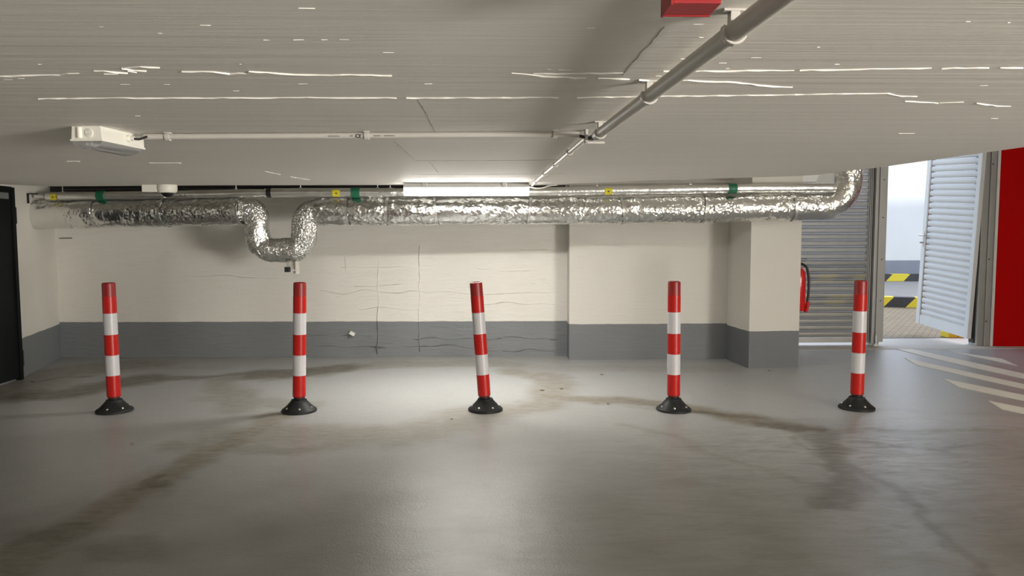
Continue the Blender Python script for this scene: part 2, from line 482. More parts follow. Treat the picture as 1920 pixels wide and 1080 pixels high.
M['red_core'] = speckled('red_plastic', (0.24, 0.007, 0.007), (0.28, 0.010, 0.009), 0.4, 14)
M['white_film'] = speckled('white_reflective_film', (0.50, 0.49, 0.51), (0.57, 0.56, 0.58), 0.36, 20)
M['red_wall'] = speckled('red_wall_paint', (0.50, 0.002, 0.002), (0.55, 0.003, 0.003), 0.8, 3)
M['red_wall'].node_tree.nodes['Principled BSDF'].inputs['Specular IOR Level'].default_value = 0.08
M['red_box'] = speckled('red_box_paint', (0.36, 0.016, 0.02), (0.40, 0.022, 0.026), 0.45, 8)
M['red_ext'] = speckled('red_gloss', (0.55, 0.012, 0.012), (0.6, 0.016, 0.016), 0.2, 8)
M['green'] = speckled('green_band', (0.012, 0.13, 0.065), (0.02, 0.17, 0.09), 0.5, 20)
M['yellow'] = speckled('yellow_label', (0.62, 0.54, 0.02), (0.7, 0.6, 0.03), 0.5, 20)
M['metal'] = speckled('zinc_metal', (0.55, 0.55, 0.53), (0.66, 0.66, 0.64), 0.35, 30, 0.9)
M['gate_grey'] = speckled('gate_grey', (0.34, 0.34, 0.33), (0.40, 0.40, 0.385), 0.4, 8, 0.3)
M['gate_light'] = speckled('gate_light_paint', (0.68, 0.695, 0.70), (0.74, 0.75, 0.755), 0.4, 8)
M['gate_slat'] = speckled('gate_slat_paint', (0.60, 0.61, 0.61), (0.67, 0.675, 0.675), 0.38, 8)
M['door_black'] = speckled('door_black_paint', (0.006, 0.008, 0.008), (0.011, 0.013, 0.013), 0.45, 6)
M['door_black'].node_tree.nodes['Principled BSDF'].inputs['Specular IOR Level'].default_value = 0.1
M['grey_glass'] = mat('grey_pane', (0.16, 0.17, 0.17), 0.25)
M['white_trim'] = speckled('white_trim_paint', (0.74, 0.73, 0.70), (0.8, 0.79, 0.76), 0.5, 10)
M['kerb_yellow'] = speckled('kerb_yellow_paint', (0.74, 0.58, 0.03), (0.82, 0.66, 0.05), 0.6, 5)
M['kerb_black'] = speckled('kerb_black_paint', (0.035, 0.035, 0.037), (0.06, 0.06, 0.062), 0.6, 5)
M['asphalt'] = speckled('asphalt', (0.21, 0.205, 0.19), (0.29, 0.28, 0.26), 0.8, 3, 0, 0.2)

def perforated():
    m = mat('perforated_steel', (0.46, 0.46, 0.45), 0.42, 0.35)
    k = NB(m)
    k.out(k.mix(k.noise(k.coord(), 6, 4), (0.26, 0.255, 0.24), (0.34, 0.335, 0.32)))
    tr = k.n('ShaderNodeBsdfTransparent')
    mx = k.n('ShaderNodeMixShader')
    mx.inputs[0].default_value = 0.72
    o = k.t.nodes['Material Output']
    k.l(tr.outputs[0], mx.inputs[1])
    k.l(k.b.outputs[0], mx.inputs[2])
    k.l(mx.outputs[0], o.inputs['Surface'])
    return m
M['perforated'] = perforated()

def paving():
    m = mat('cobble_paving', (0.4, 0.37, 0.31), 0.8)
    k = NB(m)
    br = k.n('ShaderNodeTexBrick')
    br.inputs['Scale'].default_value = 1.0
    br.inputs['Brick Width'].default_value = 0.16
    br.inputs['Row Height'].default_value = 0.12
    br.inputs['Mortar Size'].default_value = 0.008
    br.inputs['Color1'].default_value = (0.27, 0.215, 0.125, 1)
    br.inputs['Color2'].default_value = (0.21, 0.165, 0.10, 1)
    br.inputs['Mortar'].default_value = (0.07, 0.058, 0.042, 1)
    k.l(k.coord((1, 1, 1), (0, 0, 0.6)), br.inputs['Vector'])
    col = k.mix(k.math('MULTIPLY', k.noise(k.coord(), 9, 4), 0.4), br.outputs['Color'], (0.29, 0.235, 0.14))
    k.out(col, None, k.bump(br.outputs['Fac'], 0.4, -0.01))
    return m
M['paving'] = paving()
M['threshold'] = speckled('threshold_slab', (0.50, 0.475, 0.42), (0.62, 0.59, 0.53), 0.7, 6, 0, 0.15)

def emitter(name, col, s):
    return mat(name, (0.8, 0.8, 0.8), 0.5, emit=col, emit_s=s)
M['tube_light'] = emitter('lamp_glow', (1.0, 0.965, 0.90), LAMP_E)
M['tube_side'] = emitter('lamp_side_glow', (1.0, 0.965, 0.90), LAMP_SIDE_E)
M['tube_light_rear'] = emitter('rear_lamp_glow', (1.0, 0.95, 0.87), REAR_LAMP_E)
M['lens'] = mat('clear_lens', (0.9, 0.9, 0.88), 0.12, trans=0.75)
M['glow_off'] = speckled('unlit_diffuser', (0.75, 0.75, 0.74), (0.8, 0.8, 0.79), 0.35, 10)
M['dome'] = mat('dark_dome', (0.004, 0.004, 0.005), 0.05)
M['print'] = mat('black_print', (0.02, 0.02, 0.02), 0.6)

# ------------------------------------------------------------ setting: floor
def seg_dist(PX, PY, a, b):
    ax, ay = a; bx, by = b
    dx, dy = bx - ax, by - ay
    L = dx * dx + dy * dy + 1e-9
    t = np.clip(((PX - ax) * dx + (PY - ay) * dy) / L, 0, 1)
    return np.hypot(PX - (ax + t * dx), PY - (ay + t * dy))

def vnoise(PX, PY, scale, seed):
    r = np.random.default_rng(seed)
    G = r.random((64, 64))
    x = PX * scale + 500.3; y = PY * scale + 500.7
    xi = np.floor(x).astype(int); yi = np.floor(y).astype(int)
    fx = x - xi; fy = y - yi
    fx = fx * fx * (3 - 2 * fx); fy = fy * fy * (3 - 2 * fy)
    g = lambda i, j: G[i % 64, j % 64]
    return (g(xi, yi) * (1 - fx) * (1 - fy) + g(xi + 1, yi) * fx * (1 - fy)
            + g(xi, yi + 1) * (1 - fx) * fy + g(xi + 1, yi + 1) * fx * fy)

def fbm(PX, PY, scale, seed, o=4):
    v = 0; a = 0.5
    for i in range(o):
        v = v + a * vnoise(PX, PY, scale * 2 ** i, seed + i)
        a *= 0.5
    return v / (1 - 0.5 ** o)

def build_floor():
    x0, x1, y0, y1 = -8.0, 8.0, -8.0, 8.62
    xs = np.concatenate([np.linspace(x0, -5.2, 8)[:-1], np.arange(-5.2, 6.21, 0.03), np.linspace(6.2, x1, 8)[1:]])
    ys = np.concatenate([np.linspace(y0, 1.6, 12)[:-1], np.arange(1.6, 8.60, 0.03), [y1]])
    X, Y = np.meshgrid(xs, ys)
    nx, ny = len(xs), len(ys)
    wx = X + (fbm(X, Y, 2.2, 11) - .5) * 0.26 + (fbm(X, Y, 9, 31, 3) - .5) * 0.12
    wy = Y + (fbm(X, Y, 2.2, 21) - .5) * 0.26 + (fbm(X, Y, 9, 41, 3) - .5) * 0.12
    brown = np.zeros_like(X); dark = np.zeros_like(X)
    for pts, hw, s, kind in STAINS:
        d = np.full_like(X, 9.0)
        for a, b in zip(pts[:-1], pts[1:]):
            d = np.minimum(d, seg_dist(wx, wy, a, b))
        v = s * np.clip((hw * 1.35 - d) / (hw * 0.75), 0, 1)
        if kind == 0:
            brown = np.maximum(brown, v)
        else:
            dark = np.maximum(dark, v * 0.9); brown = np.maximum(brown, v * 0.6)
    # dust and grime along the back wall, scuffed driving lane in front on the right
    edge = np.clip((Y - 7.55) / 0.8, 0, 1) * np.clip((3.2 - X) / 0.6, 0, 1) * (0.25 + 0.5 * fbm(X, Y, 1.7, 51))
    brown = np.maximum(brown, edge * 0.75)
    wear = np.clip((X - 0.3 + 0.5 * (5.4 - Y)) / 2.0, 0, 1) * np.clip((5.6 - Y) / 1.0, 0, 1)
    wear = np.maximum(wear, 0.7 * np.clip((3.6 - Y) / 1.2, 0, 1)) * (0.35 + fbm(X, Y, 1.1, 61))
    lane_dirt_shade = np.clip((5.35 - Y + 0.9 * (fbm(X, Y, 0.9, 81) - .5) + 0.12 * np.clip(-X - 1, 0, 3)) / 2.0, 0, 1) * (0.7 + 0.5 * fbm(X, Y, 3.0, 91))  # dirtier coating plus painted lamp falloff, stronger to the left
    Z = (fbm(X, Y, 0.8, 71) - .5) * 0.006
    Z[np.abs(Y - y1) < 0.02] = 0
    co = np.stack([X, Y, Z - 0.003], -1).reshape(-1, 3)
    i = np.arange(nx * ny).reshape(ny, nx)
    f = np.stack([i[:-1, :-1], i[:-1, 1:], i[1:, 1:], i[1:, :-1]], -1).reshape(-1, 4)
    me = bpy.data.meshes.new('floor')
    me.from_pydata(co.tolist(), [], f.tolist())
    ca = me.color_attributes.new('stain', 'FLOAT_COLOR', 'POINT')
    buf = np.stack([brown, dark, wear, lane_dirt_shade], -1).astype(np.float32).reshape(-1)
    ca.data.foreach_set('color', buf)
    for p in me.polygons:
        p.use_smooth = True
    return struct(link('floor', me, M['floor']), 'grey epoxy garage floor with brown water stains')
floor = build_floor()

for pts in STRIPES:
    bm = bmesh.new()
    prism(bm, pts, -0.004, 0.0022)
    obj('floor_marking', bm, M['marking'], floor)
# grime pebbles and dark flecks that lie on the floor
bm = bmesh.new()
for x, y, s in ((-2.36, 4.86, .018), (0.92, 5.9, .014), (1.05, 7.15, .02), (4.32, 5.62, .03), (-0.31, 5.45, .012), (2.75, 7.3, .03),
                (-4.3, 7.0, .03), (2.1, 6.6, .012), (-4.05, 7.95, .04), (0.42, 6.45, .03), (0.6, 6.5, .02), (3.1, 2.4, .01)):
    n = 6
    prism(bm, [(x + s * random.uniform(.6, 1) * math.cos(2 * PI * q / n), y + .5 * s * random.uniform(.6, 1) * math.sin(2 * PI * q / n)) for q in range(n)], 0, 0.006)
o = obj('floor_debris', bm, M['crack'], floor)
o['kind'] = 'stuff'

# ------------------------------------------------------------ setting: walls
def wall_obj(name, pts, z0, z1, m, label, thick=None):
    bm = bmesh.new()
    prism(bm, pts, z0, z1)
    return struct(obj(name, bm, m), label)

wb = wall_obj('wall_back', [(-4.86, 8.43), (0.82, 8.27), (0.82, 8.9), (-4.86, 8.9)], -0.02, HI, M['wall_rough'],
              'long white back wall with grey painted base band')
wall_obj('wall_step', [(0.82, 8.03), (2.60, 8.03), (2.60, 8.9), (0.82, 8.9)], -0.02, HI, M['wall_smooth'],
         'white stepped-forward wall with grey base band next to the pillar')
wp = wall_obj('wall_pillar', [(2.545, 7.90), (2.590, 7.455), (3.115, 7.49), (3.115, 8.60), (2.60, 8.60), (2.545, 8.05)], -0.02, HI, M['pillar'],
              'square white pillar with grey painted base beside the gate')
# folds and joints in the thick plaster of the back wall
def wall_ridge(p0, p1, w, jit, nm='plaster_ridge'):
    bm = bmesh.new()
    n = max(6, int((Vector(p1) - Vector(p0)).length / 0.035))
    rows = []
    hor = abs(p1[0] - p0[0]) > abs(p1[1] - p0[1])
    for i in range(n + 1):
        t = i / n
        x = p0[0] + (p1[0] - p0[0]) * t; z = p0[1] + (p1[1] - p0[1]) * t
        j = noise.noise(Vector((x * 4 + 7 * z, z * 4, 1.7 * p0[0]))) * jit
        x, z = (x, z + j) if hor else (x + j, z)
        y = 8.43 - (x + 4.86) / 5.68 * 0.16
        ww = w * (0.35 + abs(noise.noise(Vector((x * 7, z * 7, 4.0)))) * 1.6) * (1 if 0 < i < n else 0.2)
        hh = 0.014 * (0.2 + abs(noise.noise(Vector((x * 5, z * 5, 9.0)))) * 1.6)
        d = (0, ww) if hor else (ww, 0)
        rows.append([bm.verts.new((x - d[0], y + 0.003, z - d[1])), bm.verts.new((x, y - hh, z)), bm.verts.new((x + d[0], y + 0.003, z + d[1]))])
    for a, c in zip(rows[:-1], rows[1:]):
        bm.faces.new([a[0], c[0], c[1], a[1]]); bm.faces.new([a[1], c[1], c[2], a[2]])
    return obj(nm, bm, M['wall_rough'], wb, 60)
for p0, p1, w, jit in (((-1.95, 0.72), (-0.9, 0.74), .012, .05), ((-0.95, 0.735), (0.62, 0.70), .012, .04), ((-1.55, 0.79), (-1.0, 0.80), .008, .03),
                       ((-1.5, 0.55), (-0.8, 0.52), .008, .04), ((-0.2, 0.60), (0.7, 0.58), .010, .04), ((-1.7, 1.0), (-1.0, 1.0), .007, .03),
                       ((-1.3, 0.03), (-1.28, 1.10), .012, .02), ((-0.83, 0.04), (-0.82, 1.25), .014, .02), ((-1.65, 1.14), (-1.64, 0.95), .006, .02),
                       ((-2.1, 0.235), (-1.2, 0.23), .012, .03), ((-0.9, 0.215), (0.1, 0.21), .014, .04), ((0.12, 0.21), (0.7, 0.20), .016, .03),
                       ((-2.0, 0.12), (-1.2, 0.11), .008, .03), ((-1.0, 0.13), (0.0, 0.10), .009, .05), ((0.1, 0.08), (0.7, 0.06), .010, .04),
                       ((0.3, 1.19), (0.62, 1.185), .008, .01), ((-0.2, 0.98), (0.45, 0.95), .006, .05), ((-3.4, 0.9), (-2.4, 0.88), .006, .03)):
    wall_ridge(p0, p1, w, jit)
# the wall returning from the pillar to the gate frame, and the left side
wall_obj('wall_left', [(-4.86, 8.45), (-4.515, 7.14), (-4.515, 5.2), (-7.6, 5.0), (-7.9, 5.0), (-7.9, 8.9), (-4.86, 8.9)], -0.02, HI, M['wall_left'],
         'short white side wall with grey painted base beside the black door')
wall_obj('wall_side', [(-7.6, 5.05), (-7.6, -7.6), (-7.9, -7.6), (-7.9, 5.05)], -0.02, HI, M['wall_left'], 'far white side wall of the parking deck')
wall_obj('wall_rear', [(-7.9, -7.6), (7.9, -7.6), (7.9, -7.9), (-7.9, -7.9)], -0.02, HI, M['wall_left'], 'white rear wall of the parking deck')
wall_obj('wall_right', [(7.6, 8.6), (7.6, -7.6), (7.9, -7.6), (7.9, 8.6)], -0.02, HI, M['wall_left'], 'white right wall of the parking deck')
bm = bmesh.new()
prism(bm, [(6.03, 8.80), (7.7, 8.62), (7.7, 8.95), (6.03, 8.95)], -0.02, HI)
struct(obj('wall_red', bm, M['red_wall']), 'bright red painted wall beside the grey gate')
bm = bmesh.new()
prism(bm, [(5.995, 8.80), (6.028, 8.80), (6.028, 8.97), (5.995, 8.97)], 0, HI)
struct(obj('trim_1', bm, M['white_trim']), 'narrow white edge between gate post and red wall')
# lintel above the gate
bm = bmesh.new()
box(bm, 3.1, 6.03, 8.80, 8.98, 2.62, HI)
struct(obj('wall_lintel', bm, M['wall_smooth']), 'white lintel above the gate')

# low slab (ceiling) with its curved free edge
edge = [(-7.7, 6.30), (-4.6, 6.42), (-4.176, 6.481), (-3.965, 6.80), (-2.459, 6.68), (-0.821, 6.666), (0.359, 6.682), (0.63, 6.543), (1.131, 6.215), (1.593, 5.947),
        (1.973, 5.809), (2.327, 5.65), (2.405, 5.547), (2.481, 5.20), (2.545, 4.95), (2.585, 4.62), (2.65, 4.06), (2.69, 3.734), (2.80, 2.6), (2.95, -7.7), (-7.7, -7.7)]
bm = bmesh.new()
prism(bm, edge, SZ, SZ + 0.28)
ceiling = struct(obj('ceiling', bm, M['ceiling']), 'low off-white concrete slab ceiling with cracked seams')
bm = bmesh.new()
box(bm, -7.9, 7.9, -7.9, 8.95, HI, HI + 0.2)
struct(obj('ceiling_upper', bm, M['ceiling']), 'higher ceiling beyond the slab edge')

def ridge(bm, pts, w, h, gap=0.0, jit=0.004):
    P = resample([(p[0], p[1], 0) for p in pts], 0.03)
    L = []; R = []; C = []
    for i, p in enumerate(P):
        a = P[max(0, i - 1)]; b = P[min(len(P) - 1, i + 1)]
        t = (b - a).normalized()
        nrm = Vector((-t.y, t.x, 0))
        q = p + nrm * random.uniform(-jit, jit)
        ww = w * random.uniform(0.15, 1.2)
        if i in (0, len(P) - 1):
            ww *= 0.2
        L.append(bm.verts.new((q + nrm * ww) + Vector((0, 0, SZ + 0.0005))))
        R.append(bm.verts.new((q - nrm * ww) + Vector((0, 0, SZ + 0.0005))))
        C.append(bm.verts.new(q + Vector((0, 0, SZ - h * random.uniform(0.5, 1.2)))))
    for i in range(len(P) - 1):
        if gap and random.random() < gap:
            continue
        bm.faces.new([L[i], L[i + 1], C[i + 1], C[i]])
        bm.faces.new([C[i], C[i + 1], R[i + 1], R[i]])

for pts in SEAMS:
    bm = bmesh.new()
    dist = sum(p[1] for p in pts) / len(pts)
    ridge(bm, pts, 0.0008 * dist + 0.0004, 0.004, gap=0.04)
    obj('seam_ridge', bm, M['seam'], ceiling)
for pts in JOINTS:
    bm = bmesh.new()
    dist = sum(p[1] for p in pts) / len(pts)
    ridge(bm, pts, 0.0005 * dist + 0.0005, 0.0012, jit=0.002)
    obj('hairline_crack', bm, M['crack'], ceiling)
bm = bmesh.new()
for pts in FLECKS:
    dist = sum(p[1] for p in pts) / len(pts)
    ridge(bm, pts, 0.0005 * dist + 0.0003, 0.0014, jit=0.001)
o = obj('paint_fleck', bm, M['seam'], ceiling)
o['kind'] = 'stuff'

# outside yard
bm = bmesh.new()
prism(bm, [(3.0, 8.60), (9.0, 8.60), (9.0, 9.55), (3.0, 9.55)], -0.2, 0.0)
struct(obj('floor_threshold', bm, M['threshold']), 'pale threshold slabs in the gateway')
bm = bmesh.new()
box(bm, 4.4, 7.2, 9.50, 9.53, -0.05, 0.004)
struct(obj('trim_2', bm, M['kerb_black']), 'dark drain slot across the gateway')
bm = bmesh.new()
prism(bm, [(-9, 9.55), (30, 9.55), (30, 14.0), (-9, 14.0)], -0.2, -0.002)
struct(obj('floor_paving', bm, M['paving']), 'beige cobbled paving outside the gate')
bm = bmesh.new()
prism(bm, [(-9, 14.0), (45, 14.0), (45, 40.0), (-9, 40.0)], -0.2, -0.004)
struct(obj('floor_road', bm, M['asphalt']), 'grey road surface beyond the striped kerb')
bm = bmesh.new()
prism(bm, [(-2.0, 22.1), (34.0, 20.7), (34.0, 21.0), (-2.0, 22.4)], -0.1, 5.2)
far_wall = obj('wall_outside', bm, M['wall_out'])
struct(far_wall, 'bright white wall with grey base band beyond the road')

# unseen block above the gate, added to throw shade on the outside wall
bm = bmesh.new()
box(bm, -9.0, 34.0, 7.95, 8.95, HI + 0.2, 11.0)
struct(obj('wall_sun_block', bm, M['wall_out']), 'unseen block above the gate, added to shade the outside wall')

# ------------------------------------------------------------ striped kerbs outside
def kerb(name, label, p0, p1, h, w, blk, phase=0.0, yellow_first=True):
    """run of slanted yellow and black kerb blocks"""
    a = Vector((*p0, 0)); b = Vector((*p1, 0))
    d = (b - a).normalized()
    n = Vector((-d.y, d.x, 0))
    root = thing(name, label, 'kerb', a)
    L = (b - a).length
    s = -phase
    i = 0
    while s < L:
        e = s + blk
        bm = bmesh.new()
        sl = h * 0.9
        if i % 2 == 0:
            q = [(s, 0), (e, 0), (e + sl, h), (s + sl, h)]
        else:
            q = [(s, 0), (e, 0), (e + sl, h), (s + sl, h)]
        ring0 = [d * (t) + Vector((0, 0, z)) for t, z in q]
        ring1 = [p + n * w for p in ring0]
        loft(bm, [ring0, ring1])
        obj('kerb_block', bm, M['kerb_yellow'] if (i % 2 == 0) == yellow_first else M['kerb_black'], root)
        s = e
        i += 1
    return root
kerb('kerb', 'yellow and black striped kerb at the edge of the cobbled paving', (4.2, 14.75), (11.0, 12.15), 0.185, 0.25, 0.36, 0.0)
kerb('kerb', 'yellow and black striped kerb at the foot of the white outside wall', (7.2, 20.95), (16.4, 20.60), 0.20, 0.25, 0.50, 0.1)
# painted stone beside the gate leaf
t = thing('kerb_stone', 'short yellow kerb stone lying behind the open gate leaf', 'kerb', (5.98, 9.50, 0))
for dx in (0.0, 0.135):
    bm = bmesh.new()
    box(bm, dx - 0.062, dx + 0.062, 0, 0.18, 0, 0.075, 0.01)
    obj('stone_block', bm, M['kerb_yellow'], t)

# ------------------------------------------------------------ louvred gate
SP = 0.079
def slat_mesh(length, depth, pitch, name):
    """one curved louvre blade along +X, overlapping the one below"""
    prof = [(0.004, 0.0), (-depth * 0.55, pitch * 0.06), (-depth * 0.9, pitch * 0.28), (-depth, pitch * 0.5), (-depth * 0.85, pitch * 0.74),
            (-depth * 0.35, pitch * 0.9), (0.016, pitch * 0.985)]
    bm = bmesh.new()
    th = 0.0025
    sec = [(y, z) for y, z in prof] + [(y + th, z) for y, z in reversed(prof)]
    loft(bm, [[(0, y, z) for y, z in sec], [(length, y, z) for y, z in sec]])
    me = bpy.data.meshes.new(name)
    bmesh.ops.recalc_face_normals(bm, faces=bm.faces)
    bm.to_mesh(me)
    bm.free()
    for p in me.polygons:
        if p.center.z > pitch * 0.9 and abs(p.normal.x) < 0.5:
            p.material_index = 1  # second colour on the upper lip paints the shade under the next blade
    return me

# fixed leaf between pillar and centre post
gl = thing('louvre_gate', 'grey perforated louvre panel fixed beside the white pillar', 'gate', (3.14, 8.95, 0))
W = 4.575 - 3.14
me = slat_mesh(W - 0.04, 0.014, SP, 'slat')
me.materials.append(M['perforated'])
me.materials.append(M['cable'])  # dark lip colour, a painted shade line between blades
for i in range(32):
    s = bpy.data.objects.new('slat', me)
    COL.objects.link(s)
    s.parent = gl
    s.location = (0.0, 0, 0.10 + i * SP)
bm = bmesh.new(); box(bm, 0, W, -0.012, 0.03, 0.035, 0.098, 0.003)
obj('bottom_rail', bm, M['gate_grey'], gl)
bm = bmesh.new(); box(bm, W - 0.05, W, -0.02, 0.03, 0.03, 2.60, 0.003)
obj('stile', bm, M['gate_grey'], gl)
bm = bmesh.new()
for k_ in range(2):
    box(bm, W - 0.043 + k_ * 0.02, W - 0.036 + k_ * 0.02, -0.024, -0.018, 0.05, 2.58)
obj('seal_groove', bm, M['black'], gl)

# centre post
gp = thing('gate_post', 'grey steel centre post of the gate opening', 'post', (4.60, 8.93, 0))
bm = bmesh.new(); box(bm, -0.02, 0.075, -0.05, 0.07, 0.0, 2.62, 0.004)
obj('post_profile', bm, M['gate_grey'], gp)
bm = bmesh.new(); box(bm, 0.02, 0.112, -0.07, -0.045, 0.05, 2.60, 0.003)
obj('cover_strip', bm, M['gate_grey'], gp)
for z in (0.55, 1.05, 1.55, 2.0):
    bm = bmesh.new(); lathe(bm, [(0.007, 0), (0.007, 0.006)], 10)
    xform(bm, Matrix.Translation((0.065, -0.07, z)) @ Matrix.Rotation(PI / 2, 4, 'X'))
    obj('bolt', bm, M['black'], gp)
bm = bmesh.new(); box(bm, 0.0, 0.05, -0.09, -0.05, 0.0, 0.03); box(bm, 0.015, 0.03, -0.085, -0.06, 0.03, 0.13)
obj('floor_bolt', bm, M['metal'], gp)

# right post
gr = thing('gate_post', 'grey steel hinge post between gate leaf and red wall', 'post', (5.80, 8.90, 0))
bm = bmesh.new(); box(bm, 0.045, 0.125, -0.07, 0.08, 0.0, 2.62, 0.004)
obj('post_profile', bm, M['gate_grey'], gr)
bm = bmesh.new(); box(bm, 0.125, 0.19, -0.09, 0.02, 0.0, 2.62, 0.004)
obj('cover_strip', bm, M['gate_grey'], gr)
bm = bmesh.new(); box(bm, 0.03, 0.045, -0.035, 0.06, 0.03, 2.60)
obj('rubber_seal', bm, M['black'], gr)
for z in (0.3, 1.05, 2.18):
    bm = bmesh.new(); lathe(bm, [(0.008, 0), (0.008, 0.008)], 10)
    xform(bm, Matrix.Translation((0.14, -0.09, z)) @ Matrix.Rotation(PI / 2, 4, 'X'))
    obj('bolt', bm, M['black'], gr)

# open leaf, hinged on the right post and swung outwards
H0 = Vector((5.800, 8.90, 0.075))
LF = 1.08
leaf = thing('gate_leaf', 'open light grey louvred gate leaf with lever handle swung outwards', 'gate', H0)
ang = math.atan2(1.05, -0.025)
leaf.rotation_euler = (0, -math.atan2(0.068, LF), ang)
# local +X runs from hinge to free edge; local +Y faces the opening
LH = 2.56
bm = bmesh.new(); box(bm, 0, 0.07, -0.025, 0.025, 0, LH, 0.003)
obj('hinge_stile', bm, M['gate_light'], leaf)
bm = bmesh.new(); box(bm, LF - 0.075, LF, -0.025, 0.025, 0, LH, 0.003)
obj('lock_stile', bm, M['gate_light'], leaf)
bm = bmesh.new(); box(bm, LF - 0.095, LF - 0.0755, 0.012, 0.022, 0.12, LH - 0.05)  # grey channel strip beside the lock stile
obj('stile_channel', bm, M['gate_grey'], leaf)
bm = bmesh.new(); box(bm, 0.07, LF - 0.075, -0.022, 0.020, 0.002, 0.135, 0.003)
obj('kick_panel', bm, M['gate_light'], leaf)
me = slat_mesh(LF - 0.075 - 0.07 - 0.03, 0.018, SP, 'slat')
for v in me.vertices:
    v.co.y = -v.co.y
me.flip_normals()
me.materials.append(M['gate_slat'])
me.materials.append(M['gate_grey'])  # greyer lip colour, shade between blades put into the paint
for i in range(30):
    s = bpy.data.objects.new('slat', me)
    COL.objects.link(s)
    s.parent = leaf
    s.location = (0.07, 0.006, 0.137 + i * SP)
bm = bmesh.new(); box(bm, LF - 0.105, LF - 0.095, -0.02, 0.001, 0.137, LH - 0.05)
obj('slat_backing', bm, M['black'], leaf)
zt = 1.20
bm = bmesh.new(); box(bm, LF - 0.05, LF - 0.012, 0.025, 0.033, zt - 0.15, zt + 0.05, 0.002)
hp = obj('handle_plate', bm, M['metal'], leaf)
bm = bmesh.new()
tube(bm, rounded([(LF - 0.03, 0.03, zt), (LF - 0.03, 0.085, zt), (LF - 0.15, 0.085, zt)], 0.02), 0.011, 10)
obj('lever', bm, M['metal'], hp)
bm = bmesh.new(); tube(bm, [(LF - 0.03, 0.03, zt - 0.10), (LF - 0.03, 0.07, zt - 0.10)], 0.013, 10)
obj('lock_cylinder', bm, M['metal'], hp)

# ------------------------------------------------------------ black door on the left
d1 = bpy.data.objects.new('door_1', None)
COL.objects.link(d1)
d1.location = (-4.515, 7.06, 0)
struct(d1, 'black metal door in the left side wall')
bm = bmesh.new(); box(bm, 0.0, 0.035, -1.05, 0.03, 0.02, 1.80, 0.003)
obj('door_leaf', bm, M['door_black'], d1)
bm = bmesh.new(); box(bm, 0.0, 0.05, 0.03, 0.075, 0.0, 1.81, 0.003); box(bm, 0, 0.05, -1.05, 0.03, 1.785, 1.815)
obj('door_frame', bm, M['door_black'], d1)
bm = bmesh.new(); box(bm, 0.034, 0.042, -0.9, -0.005, 1.70, 1.757)
obj('door_pane', bm, M['grey_glass'], d1)
for z in (1.475, 0.12):
    bm = bmesh.new(); box(bm, 0.0, 0.028, 0.06, 0.125, z, z + 0.155, 0.004)
    obj('hinge', bm, M['black'], d1)

# ------------------------------------------------------------ striped bollards
def make_bollard():
    root = thing('bollard', '', 'bollard', (0, 0, 0), 0, 'row of red and white bollards')
    bm = bmesh.new()
    lathe(bm, [(0.134, 0.0), (0.136, 0.006), (0.132, 0.014), (0.112, 0.028), (0.090, 0.048), (0.070, 0.070), (0.060, 0.082), (0.058, 0.090), (0.046, 0.094)], 48)
    b = obj('foot', bm, M['rubber'], root, 50)
    for q in range(6):
        a = 2 * PI * q / 6 + 0.5
        bm = bmesh.new(); lathe(bm, [(0.009, 0), (0.009, 0.006), (0.005, 0.010)], 10)
        nrm = Vector((math.cos(a) * 0.62, math.sin(a) * 0.62, 0.78))
        R = nrm.to_track_quat('Z', 'Y').to_matrix().to_4x4()
        xform(bm, Matrix.Translation((math.cos(a) * 0.103, math.sin(a) * 0.103, 0.030)) @ R)
        obj('foot_screw', bm, M['metal'], b)
    bm = bmesh.new(); lathe(bm, [(0.041, 0.09), (0.041, 0.112)], 24)
    obj('neck', bm, M['rubber'], root, 40)
    bm = bmesh.new()
    lathe(bm, [(0.040, 0.106), (0.0478, 0.112), (0.0485, 0.12), (0.0485, 0.985), (0.0470, 0.997), (0.040, 1.001), (0.038, 0.994), (0.010, 0.992)], 40)
    obj('tube', bm, M['red_core'], root, 40)
    z = 0.122
    for h, m, nm in ((0.158, 'red_film', 'red_band'), (0.159, 'white_film', 'white_band'), (0.160, 'red_film', 'red_band'),
                     (0.166, 'white_film', 'white_band'), (0.130, 'red_film', 'red_band')):
        bm = bmesh.new()
        lathe(bm, [(0.0487, z), (0.0497, z + 0.001), (0.0497, z + h - 0.001), (0.0487, z + h)], 40, cap=False)
        obj(nm, bm, M[m], root, 40)
        z += h
    return root
bol = make_bollard()
spots = [((-2.958, 5.816), (-0.006, 0.0), 'leftmost'), ((-1.515, 5.765), (0.028, 0.0), ''), ((-0.067, 5.749), (-0.068, 0.0), ''),
         ((1.398, 5.697), (-0.008, 0), ''), ((2.841, 5.699), (0.004, 0), '')]
labs = ['red and white striped bollard at the black-door end of the row',
        'red and white striped bollard standing in front of the foil duct loop',
        'red and white striped bollard tilting to one side, middle of the row',
        'red and white striped bollard in front of the wall step beside the pillar',
        'red and white striped bollard in front of the gate panel, end of the row']
for i, ((p, ln, _), lb) in enumerate(zip(spots, labs)):
    o = bol if i == 0 else dup(bol, (0, 0, 0))
    o['label'] = lb
    o.location = (p[0], p[1], 0)
    o.rotation_euler = (0, 0, 0.3 * i)
    # the flexible tube leans on its foot
    for c in o.children:
        if not c.name.startswith('foot'):
            R = Matrix.Rotation(0.3 * i, 4, 'Z')
            lean = R.inverted() @ Vector((ln[0], ln[1], 0))
            c.rotation_euler = (-lean.y, lean.x, 0)

